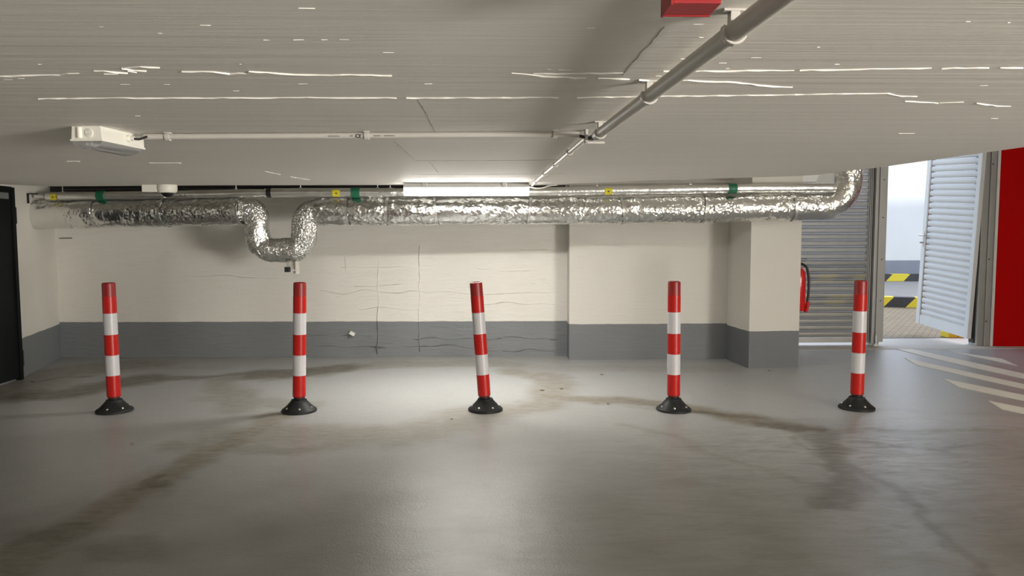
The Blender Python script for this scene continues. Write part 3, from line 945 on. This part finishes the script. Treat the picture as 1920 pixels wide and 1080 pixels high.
# ------------------------------------------------------------ foil wrapped duct
DY = 7.28
def foil_section(parent, path, r, material, name, segs=44, amp=0.005, seed=0, flare=True):
    P = resample(path, 0.014)
    n = len(P)
    def rf(i, s, a, p):
        q = Vector((p.x * 5 + seed, math.cos(a) * 1.3, math.sin(a) * 1.3 + p.z * 5))
        d = noise.noise(q) * amp * 1.4
        q2 = Vector((p.x * 16 + 3.1 * seed, math.cos(a) * 3.2, math.sin(a) * 3.2 + p.z * 16))
        d += noise.noise(q2) * amp * 0.9
        q3 = Vector((p.x * 55 + a * 2.0 + seed, math.cos(a) * 7, math.sin(a) * 7 + p.z * 55))
        d += abs(noise.noise(q3)) * amp * 0.5
        e = min(i, n - 1 - i)
        if flare and e < 4:
            d -= (4 - e) * 0.0016
        return r + d
    bm = bmesh.new()
    tube(bm, P, r, segs, True, rf)
    return obj(name, bm, material, parent, 70)

duct = thing('insulated_duct', 'large crinkled silver foil-wrapped duct running along the back wall with a U-shaped dip', 'duct', (0, 0, 0))
ZL = lambda x: 1.574 + (x + 4.70) / 2.3 * 0.024
YL = lambda x: 7.28 + max(0.0, -2.42 - x) * 0.226      # the left run drifts back towards the wall
RD = 0.134
cuts = [-4.70, -3.95, -3.20, -2.40]
for a, b, sd in zip(cuts[:-1], cuts[1:], (1, 2, 3)):
    foil_section(duct, [(a, YL(a), ZL(a)), (b, YL(b), ZL(b))], RD + 0.004 * (4 - sd), M['foil'], 'foil_section', seed=sd * 7.3, amp=0.0055)
# the U: down, across, up, as short straight gusseted pieces
U = [(-2.42, DY, 1.598), (-2.28, DY, 1.585), (-2.265, DY, 1.30), (-2.19, DY, 1.215), (-1.91, DY, 1.212), (-1.825, DY, 1.30), (-1.815, DY, 1.555), (-1.68, DY, 1.598)]
ru = rounded(U, [0.07, 0.06, 0.06, 0.06, 0.06, 0.07], 6)
cutsU = [0, 9, 17, 23, 31, 39, len(ru) - 1]
foil_section(duct, ru[0:16], 0.115, M['foil_bend'], 'bend_section', seed=21, amp=0.008)
foil_section(duct, ru[14:31], 0.117, M['foil_bend'], 'bend_section', seed=33, amp=0.008)
foil_section(duct, ru[29:], 0.119, M['foil_bend'], 'bend_section', seed=47, amp=0.008)
cuts = [-1.70, -1.40, -1.02, -0.55, 0.35, 1.25, 2.05, 2.93]
zz = lambda x: 1.595 if x < 1.4 else 1.595 + (x - 1.4) * 0.019
for i, (a, b) in enumerate(zip(cuts[:-1], cuts[1:])):
    foil_section(duct, [(a, DY, zz(a)), (b, DY, zz(b))], RD + (0.004 if i < 3 else 0.001 * (i % 3)), M['foil'], 'foil_section', seed=60 + i * 3.7,
                 amp=0.009 if i < 3 else 0.0055)
elb = rounded([(2.91, DY, 1.624), (3.47, DY, 1.634), (3.49, DY, 2.74)], [0.36], 14)
foil_section(duct, elb, 0.126, M['foil'], 'elbow_section', seed=91, amp=0.006)
# seam tape: slightly skewed rings over the joints
def tape(x, z, r, tilt=0.0, w=0.013, y=None):
    bm = bmesh.new()
    d = Vector((math.cos(tilt), 0, math.sin(tilt)))
    c = Vector((x, DY if y is None else y, z))
    if y is not None:
        d = Vector((d.x, -0.226, d.z)).normalized()
    tube(bm, [c - d * w, c, c + d * w], r, 40, False)
    o = obj('tape_band', bm, M['foil_tape'], duct, 70)
    return o
for x, tl in ((-3.95, .1), (-3.20, -.06), (-2.42, .2)):
    tape(x, ZL(x), RD + 0.0135 - (0.003 if x > -3 else 0), tl, y=YL(x))
for x, tl in ((-1.40, .05), (-1.02, -.12), (-0.55, .1), (0.35, -.1), (1.25, .12), (2.05, -.08), (2.92, .1)):
    tape(x, zz(x), RD + 0.007, tl)
bm = bmesh.new()
tube(bm, [(-4.66, YL(-4.66), ZL(-4.66)), (-4.63, YL(-4.63), ZL(-4.63))], RD + 0.016, 44)
obj('end_collar', bm, M['foil_tape'], duct, 60)
# drain fitting under the dip
dv = bmesh.new(); box(dv, -2.008, -1.962, 7.22, 7.28, 1.005, 1.055, 0.004)
dvo = obj('drain_cap', dv, M['black'], duct)
bm = bmesh.new(); tube(bm, [(-1.99, 7.26, 1.10), (-1.975, 7.26, 1.07), (-1.985, 7.25, 1.05)], 0.010, 10)
obj('drain_spout', bm, M['metal'], duct)
bm = bmesh.new(); box(bm, -1.955, -1.902, 7.24, 7.32, 1.03, 1.062, 0.003); box(bm, -1.905, -1.892, 7.22, 7.34, 0.985, 1.11); box(bm, -1.96, -1.905, 7.25, 7.31, 1.062, 1.12)
box(bm, -1.932, -1.905, 7.24, 7.30, 0.992, 1.014, 0.003)
obj('support_bracket', bm, M['steel_pipe'], duct)

# ------------------------------------------------------------ small insulated pipe above the duct
SYF = lambda x: 7.20 + max(0.0, -2.42 - x) * 0.226
def spz(x):
    xs = [-4.6, -2.68, -2.02, -0.95, 0.44, 1.43, 2.475, 3.4]
    zs = [1.752, 1.756, 1.763, 1.763, 1.770, 1.782, 1.800, 1.802]
    return float(np.interp(x, xs, zs))
pipe = thing('insulated_pipe', 'thin silver insulated pipe with green bands above the large duct', 'pipe')
def small_section(x0, x1, r, sd):
    P = [(x, SYF(x), spz(x)) for x in np.linspace(x0, x1, max(3, int((x1 - x0) / 0.03)))]
    nP = len(P)
    def rf(i, s, a, p):
        e = min(i, nP - 1 - i)
        return r + noise.noise(Vector((p.x * 7 + sd, math.cos(a) * 1.5, math.sin(a) * 1.5))) * 0.0016 - (0.004 if e == 0 else 0)
    bm = bmesh.new()
    tube(bm, P, r, 28, True, rf)
    obj('pipe_section', bm, M['foil_small'], pipe, 60)
small_section(-4.48, -3.10, 0.039, 1)
small_section(-3.12, -2.17, 0.037, 5)
small_section(-2.17, -0.92, 0.044, 9)
small_section(-0.94, 0.52, 0.041, 13)
small_section(0.50, 1.50, 0.042, 17)
small_section(1.48, 3.31, 0.043, 21)
def pipe_ring(nm, x, w, r, m, grooves=0):
    bm = bmesh.new()
    if grooves:
        prof = []
        for g in range(grooves):
            u0 = x - w / 2 + w * g / grooves
            prof += [(u0, r), (u0 + w / grooves * 0.7, r), (u0 + w / grooves * 0.72, r - 0.0025), (u0 + w / grooves * 0.98, r - 0.0025)]
        secs = [[(xx, SYF(xx) + rr * math.cos(2 * PI * k_ / 28), spz(xx) + rr * math.sin(2 * PI * k_ / 28)) for k_ in range(28)] for xx, rr in prof]
        loft(bm, secs)
    else:
        tube(bm, [(x - w / 2, SYF(x - w / 2), spz(x - w / 2)), (x + w / 2, SYF(x + w / 2), spz(x + w / 2))], r, 28)
    return obj(nm, bm, m, pipe, 40)
for x in (-3.871, -1.307, 2.306):
    pipe_ring('green_band', x, 0.084, 0.049, M['green'], 5)
for x in (-2.125,):
    pipe_ring('clamp_band', x, 0.045, 0.0455, M['black'])
def sticker(x, w, r):
    bm = bmesh.new()
    n = 8
    a0, a1 = math.radians(150), math.radians(235)
    A = []; B = []
    for i in range(n):
        a = a0 + (a1 - a0) * i / (n - 1)
        for xx, lst in ((x - w / 2, A), (x + w / 2, B)):
            lst.append(bm.verts.new((xx, SYF(xx) + r * math.cos(a), spz(xx) + r * math.sin(a))))
    for i in range(n - 1):
        bm.faces.new([A[i], B[i], B[i + 1], A[i + 1]])
    # turn so that it faces the room, slightly upwards
    s = obj('yellow_sticker', bm, M['yellow'], pipe)
    bm = bmesh.new()
    y = SYF(x) - (r + 0.0012) * math.cos(math.radians(12)); z = spz(x) - (r + 0.0012) * math.sin(math.radians(12))
    vs = [bm.verts.new(p) for p in ((x - .012, y, z + .008), (x + .012, y, z + .008), (x + 0.0, y, z - .010))]
    bm.faces.new(vs)
    obj('sticker_mark', bm, M['print'], s)
for x in (-4.384, -1.485, 1.104):
    sticker(x, 0.072, 0.0475)
for x in (-4.30, -2.44, -1.83, -1.10, -0.98, 1.0, 1.9):
    bm = bmesh.new()
    sy = SYF(x)
    tube(bm, [(x, sy, spz(x) + 0.03), (x, sy, HI)], 0.004, 8)
    box(bm, x - 0.014, x + 0.014, sy - 0.014, sy + 0.014, spz(x) + 0.046, spz(x) + 0.050)
    obj('hanger_rod', bm, M['metal'], pipe)
bm = bmesh.new()
tube(bm, [(-4.62, SYF(-4.62), spz(-4.6) + 0.004), (-4.46, SYF(-4.46), spz(-4.46))], 0.018, 14)
obj('bare_pipe_end', bm, M['pvc'], pipe, 40)
br = thing('pipe_bracket', 'black angled bracket with white clip on the side wall by the pipe end', 'bracket', (-4.60, 7.60, 1.752))
bm = bmesh.new()
box(bm, -0.06, 0.07, -0.02, 0.0, 0.018, 0.030); box(bm, -0.03, -0.018, -0.02, 0.0, -0.07, 0.02)
obj('bracket_arm', bm, M['black'], br)
bm = bmesh.new()
tube(bm, [(-0.10, -0.01, -0.03), (-0.02, -0.01, -0.065)], 0.007, 8)
obj('bracket_strut', bm, M['black'], br)
bm = bmesh.new(); box(bm, -0.13, -0.065, -0.03, 0.0, -0.025, 0.045, 0.006)
obj('clip', bm, M['cream'], br)

# ------------------------------------------------------------ cables and white conduit behind the pipes
for i, (z, y, r, lb) in enumerate(((1.862, 8.16, 0.011, 'lowest dark cable strung along the back wall under the slab gap'),
                                   (1.886, 8.16, 0.008, 'middle dark cable strung along the back wall under the slab gap'),
                                   (1.912, 8.16, 0.010, 'topmost dark cable strung along the back wall under the slab gap'))):
    P = [(x, y , z + 0.003 * math.sin(x * 3 + 2 * i)) for x in np.linspace(-4.7, 0.78, 60)]
    bm = bmesh.new(); tube(bm, P, r, 8)
    c = tag(obj('cable', bm, M['cable'], None, 50), lb, 'cable', 'cables on the back wall')
# a shallow dark tray carrying them, its back plate added to darken the gap
bm = bmesh.new(); box(bm, -4.75, 0.79, 8.185, 8.20, 1.83, 1.99); box(bm, -4.75, 0.79, 8.10, 8.20, 1.99, 2.0)
tag(obj('cable_tray', bm, M['cable']), 'dark cable tray high on the back wall, back plate added to darken the gap', 'cable tray')
bm = bmesh.new()
tube(bm, [(0.35, 7.95, 1.892), (3.05, 7.95, 1.925)], 0.016, 12)
tag(obj('conduit', bm, M['pvc'], None, 50), 'pale conduit along the stepped wall above the thin pipe', 'conduit')
# ------------------------------------------------------------ fluorescent lamps
def lamp_prototype(L, glow, name):
    root = thing(name, '', 'lamp', (0, 0, 0))
    bm = bmesh.new()
    sec = [(-0.060, 0.0), (0.060, 0.0), (0.070, -0.026), (0.073, -0.036), (-0.073, -0.036), (-0.070, -0.026)]
    loft(bm, [[(-L / 2, y, z) for y, z in sec], [(L / 2, y, z) for y, z in sec]])
    obj('housing', bm, M['lamp_body'], root)
    bm = bmesh.new()
    sec = [(-0.066, -0.0365), (0.066, -0.0365), (0.054, -0.066), (0.040, -0.088), (0.018, -0.100), (-0.018, -0.100), (-0.040, -0.088), (-0.054, -0.066)]
    loft(bm, [[(-L / 2 - 0.0, y, z) for y, z in sec], [(-L / 2 + 0.02, y * 1.0, z) for y, z in sec], [(L / 2 - 0.02, y, z) for y, z in sec], [(L / 2, y, z) for y, z in sec]])
    df = obj('diffuser', bm, [glow, M['tube_side']] if glow is M['tube_light'] else [glow], root)
    if glow is M['tube_light']:
        for p in df.data.polygons:
            if p.normal.z > -0.75:
                p.material_index = 1
    for x in (-L * 0.33, L * 0.30):
        bm = bmesh.new(); box(bm, x - 0.02, x + 0.02, -0.074, -0.060, -0.030, 0.004, 0.002)
        obj('clip', bm, M['metal'], root)
    return root
lampA = lamp_prototype(1.06, M['tube_light'], 'fluorescent_lamp')
lampA['label'] = 'brightly lit fluorescent lamp under the slab edge in front of the duct'
lampA.location = (-0.225, 6.43, SZ - 0.004)
bm = bmesh.new(); tube(bm, rounded([(0.52, 0.03, -0.02), (0.62, 0.04, -0.045), (0.72, 0.05, -0.012), (0.78, 0.05, -0.008)], 0.06), 0.006, 8)
obj('feed_cable', bm, M['pvc'], lampA, 40)
lampR = lamp_prototype(1.25, M['tube_light_rear'], 'fluorescent_lamp')
lampR['label'] = 'fluorescent lamp on the ceiling of the deck behind the viewer'
lampR['group'] = 'ceiling lamps of the deck behind'
for i, (x, y) in enumerate(REAR):
    o = lampR if i == 0 else dup(lampR, (0, 0, 0))
    o.location = (x, y, SZ - 0.004 if x < 2.8 else HI - 0.002)
    o['group'] = 'ceiling lamps of the deck behind'

# unlit lamp high by the gate
t = thing('wall_lamp', 'unlit lamp high behind the duct elbow near the gate', 'lamp', (3.66, 8.62, 1.93))
bm = bmesh.new(); box(bm, -0.16, 0.16, 0.05, 0.10, 0.0, 0.14, 0.004)
obj('housing', bm, M['lamp_body'], t)
bm = bmesh.new()
loft(bm, [[(-0.11, 0.05, 0.02), (0.09, 0.05, 0.02), (0.13, 0.05, 0.12), (-0.11, 0.05, 0.12)], [(-0.10, 0.0, 0.03), (0.08, 0.0, 0.03), (0.11, 0.0, 0.11), (-0.10, 0.0, 0.11)]])
obj('diffuser', bm, M['glow_off'], t)
bm = bmesh.new(); box(bm, -0.16, 0.5, 0.10, 0.16, -0.1, 0.5)
obj('mounting_board', bm, M['gate_grey'], t)

# ------------------------------------------------------------ bulkhead light on the left
bl = thing('bulkhead_light', 'cream bulkhead light with clear lens on the ceiling at the left', 'lamp', (-1.617, 3.05, SZ), math.radians(-4))
Wd, Ln = 0.062, 0.315
bm = bmesh.new()
loft(bm, [[(-Wd + .004, 0.0, 0), (Wd - .004, 0, 0), (Wd - .001, Ln, 0), (-Wd + .001, Ln, 0)],
          [(-Wd, 0.0, -0.050), (Wd, 0, -0.050), (Wd, Ln, -0.050), (-Wd, Ln, -0.050)]])
body = obj('body', bm, M['cream'], bl)
bm = bmesh.new(); box(bm, -Wd - .004, Wd + .004, -0.004, Ln + .004, -0.058, -0.050, 0.002)
obj('rim', bm, M['cream'], bl)
bm = bmesh.new()
sec = [(Wd * math.cos(a) * 0.97, -0.058 - 0.030 * math.sin(a)) for a in np.linspace(0, PI, 17)]
loft(bm, [[(x, 0.002, z) for x, z in sec], [(x, Ln - 0.03, z) for x, z in sec], [(x * 0.86, Ln, -0.058 + (z + 0.058) * 0.55) for x, z in sec]])
obj('lens', bm, M['lens'], bl, 40)
bm = bmesh.new()
for x in (-0.008, 0.012):
    tube(bm, [(x, 0.02, -0.068), (x, Ln - 0.04, -0.068)], 0.006, 10)
obj('lamp_tube', bm, M['glow_off'], bl, 40)
bm = bmesh.new(); lathe(bm, [(0.017, 0), (0.017, 0.003), (0.015, 0.0045)], 24)
xform(bm, Matrix.Translation((0.012, 0.0, -0.026)) @ Matrix.Rotation(PI / 2, 4, 'X'))
pl = obj('end_plug', bm, M['cream'], bl, 30)
bm = bmesh.new()
for x, z, w, h in ((0.012, -0.0255, 0.022, 0.0012), (0.006, -0.033, 0.004, 0.004), (0.018, -0.033, 0.004, 0.004), (0.012, -0.0165, 0.014, 0.004), (0.012, -0.033, .0012, .012)):
    box(bm, x - w / 2, x + w / 2, -0.0055, -0.0044, z - h / 2, z + h / 2)
obj('embossed_mark', bm, M['lamp_body'], pl)
bm = bmesh.new(); tube(bm, [(-0.028, 0.001, -0.004), (-0.028, 0.001, -0.046)], 0.0105, 14)
obj('screw_channel', bm, M['cream'], bl, 40)
bm = bmesh.new(); lathe(bm, [(0.014, 0), (0.014, 0.016), (0.009, 0.018), (0.009, 0.034)], 16)
xform(bm, Matrix.Translation((Wd - 0.004, 0.185, -0.026)) @ Matrix.Rotation(PI / 2, 4, 'Y'))
obj('cable_gland', bm, M['cream'], bl, 30)
bm = bmesh.new(); tube(bm, rounded([(Wd + 0.025, 0.185, -0.026), (Wd + 0.05, 0.185, -0.030), (Wd + 0.085, 0.187, -0.018)], 0.02), 0.005, 8)
obj('feed_cable', bm, M['cable'], bl, 40)

# ------------------------------------------------------------ conduits on the slab
def pclip(parent, c, d, r, reach):
    """pipe clip: half band round the pipe, stem and foot on the ceiling"""
    d = Vector(d).normalized()
    side = Vector((0, 0, 1)).cross(d).normalized()
    c = Vector(c)
    bm = bmesh.new()
    w = 0.007 + r * 0.15
    ro, ri = r + 0.0055, r + 0.0005
    arc = [math.radians(a) for a in range(150, 391, 20)]
    sec = [(ro * math.cos(a), ro * math.sin(a)) for a in arc] + [(ri * math.cos(a), ri * math.sin(a)) for a in reversed(arc)]
    loft(bm, [[c + side * u + Vector((0, 0, v)) + d * s for u, v in sec] for s in (-w, w)])
    sec = [(-r * 0.5, r * 0.75), (r * 0.5, r * 0.75), (r * 0.45, reach), (-r * 0.45, reach)]
    loft(bm, [[c + side * u + Vector((0, 0, v)) + d * s for u, v in sec] for s in (-w, w)])
    sec = [(-r * 1.2, reach - 0.004), (r * 1.2, reach - 0.004), (r * 1.2, reach), (-r * 1.2, reach)]
    loft(bm, [[c + side * u + Vector((0, 0, v)) + d * s for u, v in sec] for s in (-w * 1.3, w * 1.3)])
    obj('pipe_clip', bm, M['pvc'], parent)

ZP = SZ - 0.042
pc = thing('ceiling_pipe', 'thick pale pipe crossing the ceiling towards the lit lamp', 'pipe')
pa, pb = Vector((0.512, 0.25, ZP)), Vector((0.413, 2.99, ZP))
bm = bmesh.new(); tube(bm, [pa, pa.lerp(pb, .5), pb], 0.0195, 24)
obj('pipe_tube', bm, M['steel_pipe'], pc, 40)
dr = pb - pa
for t_ in (0.445, 0.69, 0.972):
    pclip(pc, pa + dr * t_, dr, 0.0195, 0.042)
bm = bmesh.new(); tube(bm, rounded([(0.413, 2.97, ZP), (0.409, 3.10, ZP - 0.002), (0.395, 3.16, ZP + 0.012), (0.34, 3.165, ZP + 0.026)], 0.05), 0.007, 8)
obj('black_cable', bm, M['cable'], pc, 40)
bm = bmesh.new(); tube(bm, rounded([(0.408, 2.97, ZP + .006), (0.405, 3.09, ZP + .01), (0.41, 3.2, ZP + 0.02), (0.405, 3.33, ZP + 0.026)], 0.05), 0.006, 8)
obj('black_cable', bm, M['cable'], pc, 40)
bm = bmesh.new(); box(bm, 0.385, 0.47, 3.16, 3.175, ZP - 0.012, ZP - 0.004); box(bm, 0.385, 0.395, 3.12, 3.175, ZP - 0.01, SZ)
obj('cable_guide', bm, M['pvc'], pc)

tc_ = thing('ceiling_conduit', 'thin glossy conduit on the ceiling leading to the lit lamp', 'conduit')
qa, qb = Vector((0.404, 3.27, SZ - 0.017)), Vector((0.334, 6.38, SZ - 0.017))
bm = bmesh.new(); tube(bm, [qa, qa.lerp(qb, .5), qb], 0.0125, 16)
obj('conduit_tube', bm, M['cream'], tc_, 40)
for t_ in (0.18, 0.40, 0.62, 0.86):
    pclip(tc_, qa + (qb - qa) * t_, qb - qa, 0.0125, 0.017)

lc = thing('ceiling_conduit', 'long pale conduit on the ceiling leading to the bulkhead light', 'conduit')
ra, rb = Vector((-1.475, 3.240, SZ - 0.017)), Vector((0.362, 3.150, SZ - 0.017))
bm = bmesh.new(); tube(bm, [ra, ra.lerp(rb, .5), rb], 0.0125, 16)
obj('conduit_tube', bm, M['pvc'], lc, 40)
for t_ in (0.055, 0.515, 0.945):
    pclip(lc, ra + (rb - ra) * t_, rb - ra, 0.0125, 0.017)
# printed conformity mark and type line on the conduit
cu = bpy.data.curves.new('print', 'FONT')
cu.body = 'CE'
cu.size = 0.0205
cu.offset = 0.0005
cu.align_x = 'CENTER'
to = bpy.data.objects.new('tmp', cu)
COL.objects.link(to)
dg = bpy.context.evaluated_depsgraph_get()
tm = bpy.data.meshes.new_from_object(to.evaluated_get(dg))
bpy.data.objects.remove(to, do_unlink=True)
po = link('printed_mark', tm, M['print'], lc)
# lies on the lower front of the tube
el = math.radians(-14)
off = Vector((0, -math.cos(el), math.sin(el))) * 0.0131
po.location = Vector((-0.562, 3.196, SZ - 0.017)) + off + Vector((0, -0.0012, -0.0072))
po.rotation_euler = (math.radians(90 + 14), 0, -0.05)
bm = bmesh.new()
for x0, x1 in ((-0.69, -0.63), (-0.60, -0.585), (-0.50, -0.47), (-0.455, -0.40)):
    yy = 3.240 + (0.5 * (x0 + x1) + 1.475) / 1.837 * -0.09
    c = Vector((0, yy, SZ - 0.017)) + off
    vs = [bm.verts.new((x, c.y + 0.0 * dz, c.z + dz)) for x, dz in ((x0, -0.0012), (x1, -0.0012), (x1, 0.0012), (x0, 0.0012))]
    bm.faces.new(vs)
obj('printed_line', bm, M['print'], lc)

# ------------------------------------------------------------ red box on the ceiling
rb_ = thing('alarm_box', 'red metal box on the ceiling beside the thick pipe', 'box', (0.318, 1.217, SZ))
bm = bmesh.new(); box(bm, -0.037, 0.040, -0.033, 0.033, -0.073, 0.0, 0.002)
obj('box_body', bm, M['red_box'], rb_)
bm = bmesh.new()
box(bm, -0.0405, -0.037, -0.036, 0.036, -0.076, 0.0)
box(bm, -0.0405, 0.0405, 0.033, 0.036, -0.0745, -0.060)
obj('box_flange', bm, M['red_box'], rb_)

# ------------------------------------------------------------ dome camera
dc = thing('dome_camera', 'white dome security camera with dark dome at the slab edge', 'camera', (-2.835, 6.62, SZ))
bm = bmesh.new(); lathe(bm, [(0.080, 0.0), (0.082, -0.004), (0.082, -0.045), (0.074, -0.064), (0.062, -0.070), (0.052, -0.068)], 40)
obj('housing', bm, M['cream'], dc, 35)
bm = bmesh.new(); lathe(bm, [(0.052 * math.cos(a), -0.062 - 0.046 * math.sin(a)) for a in np.linspace(0, PI / 2 - 0.05, 10)], 32)
obj('dome', bm, M['dome'], dc, 60)
bm = bmesh.new(); box(bm, -0.20, -0.07, -0.045, 0.03, -0.062, 0.0, 0.004)
obj('junction_box', bm, M['cream'], dc)

# ------------------------------------------------------------ fire extinguisher on the pillar side
fe = thing('fire_extinguisher', 'red fire extinguisher with black hose hung on the pillar side facing the gate', 'fire extinguisher', (3.262, 7.90, 0.54))
R_ = 0.078
bm = bmesh.new(); lathe(bm, [(0.03, 0.0), (R_ * .9, 0.0), (R_, 0.014), (R_, 0.36), (R_ * .93, 0.41), (R_ * .6, 0.45), (0.028, 0.465), (0.024, 0.49)], 32)
obj('cylinder', bm, M['red_ext'], fe, 40)
bm = bmesh.new(); lathe(bm, [(0.026, 0.485), (0.026, 0.52), (0.018, 0.53)], 16); box(bm, -0.012, 0.075, -0.014, 0.014, 0.525, 0.537); box(bm, 0.0, 0.085, -0.014, 0.014, 0.552, 0.563); box(bm, -0.012, 0.012, -0.012, 0.012, 0.53, 0.56)
obj('valve', bm, M['black'], fe)
bm = bmesh.new()
tube(bm, rounded([(0.02, -0.02, 0.505), (0.07, -0.05, 0.47), (0.092, -0.055, 0.36), (0.094, -0.055, 0.20), (0.08, -0.05, 0.06), (0.066, -0.04, -0.015)], 0.09), 0.013, 10)
hs = obj('hose', bm, M['black'], fe, 40)
bm = bmesh.new(); tube(bm, [(0.088, -0.06, 0.10), (0.08, -0.055, 0.03), (0.07, -0.045, -0.01)], 0.018, 12)
obj('nozzle', bm, M['red_ext'], fe, 40)
bm = bmesh.new(); box(bm, -0.145, -0.07, -0.05, 0.05, 0.30, 0.33); box(bm, -0.147, -0.127, -0.02, 0.02, 0.05, 0.45)
obj('wall_bracket', bm, M['black'], fe)

# ------------------------------------------------------------ small fixtures on the walls
bm = bmesh.new(); lathe(bm, [(0.018, 0), (0.018, 0.006), (0.010, 0.010)], 16)
xform(bm, Matrix.Translation((2.444, 8.03, 1.024)) @ Matrix.Rotation(PI / 2, 4, 'X'))
tag(obj('wall_plug', bm, M['lamp_body'], None, 40), 'small round grey plug in the stepped wall beside the pillar', 'plug')
t = thing('wall_anchor', 'small white anchor sticking out of the grey wall band', 'anchor', (-1.576, 8.34, 0.262))
bm = bmesh.new(); box(bm, -0.028, 0.028, -0.055, 0.01, -0.016, 0.016, 0.003)
xform(bm, Matrix.Rotation(0.5, 4, 'Y'))
obj('anchor_block', bm, M['white_trim'], t)
bm = bmesh.new(); tube(bm, [(-0.02, 0.0, -0.02), (-0.035, -0.03, -0.05)], 0.008, 8)
obj('anchor_pin', bm, M['metal'], t)
bm = bmesh.new()
tube(bm, [(-4.80, 8.41, 1.33), (-4.66, 8.40, 1.332)], 0.006, 8)
tag(obj('wall_peg', bm, M['crack']), 'thin dark rod across the wall corner below the duct end', 'peg')
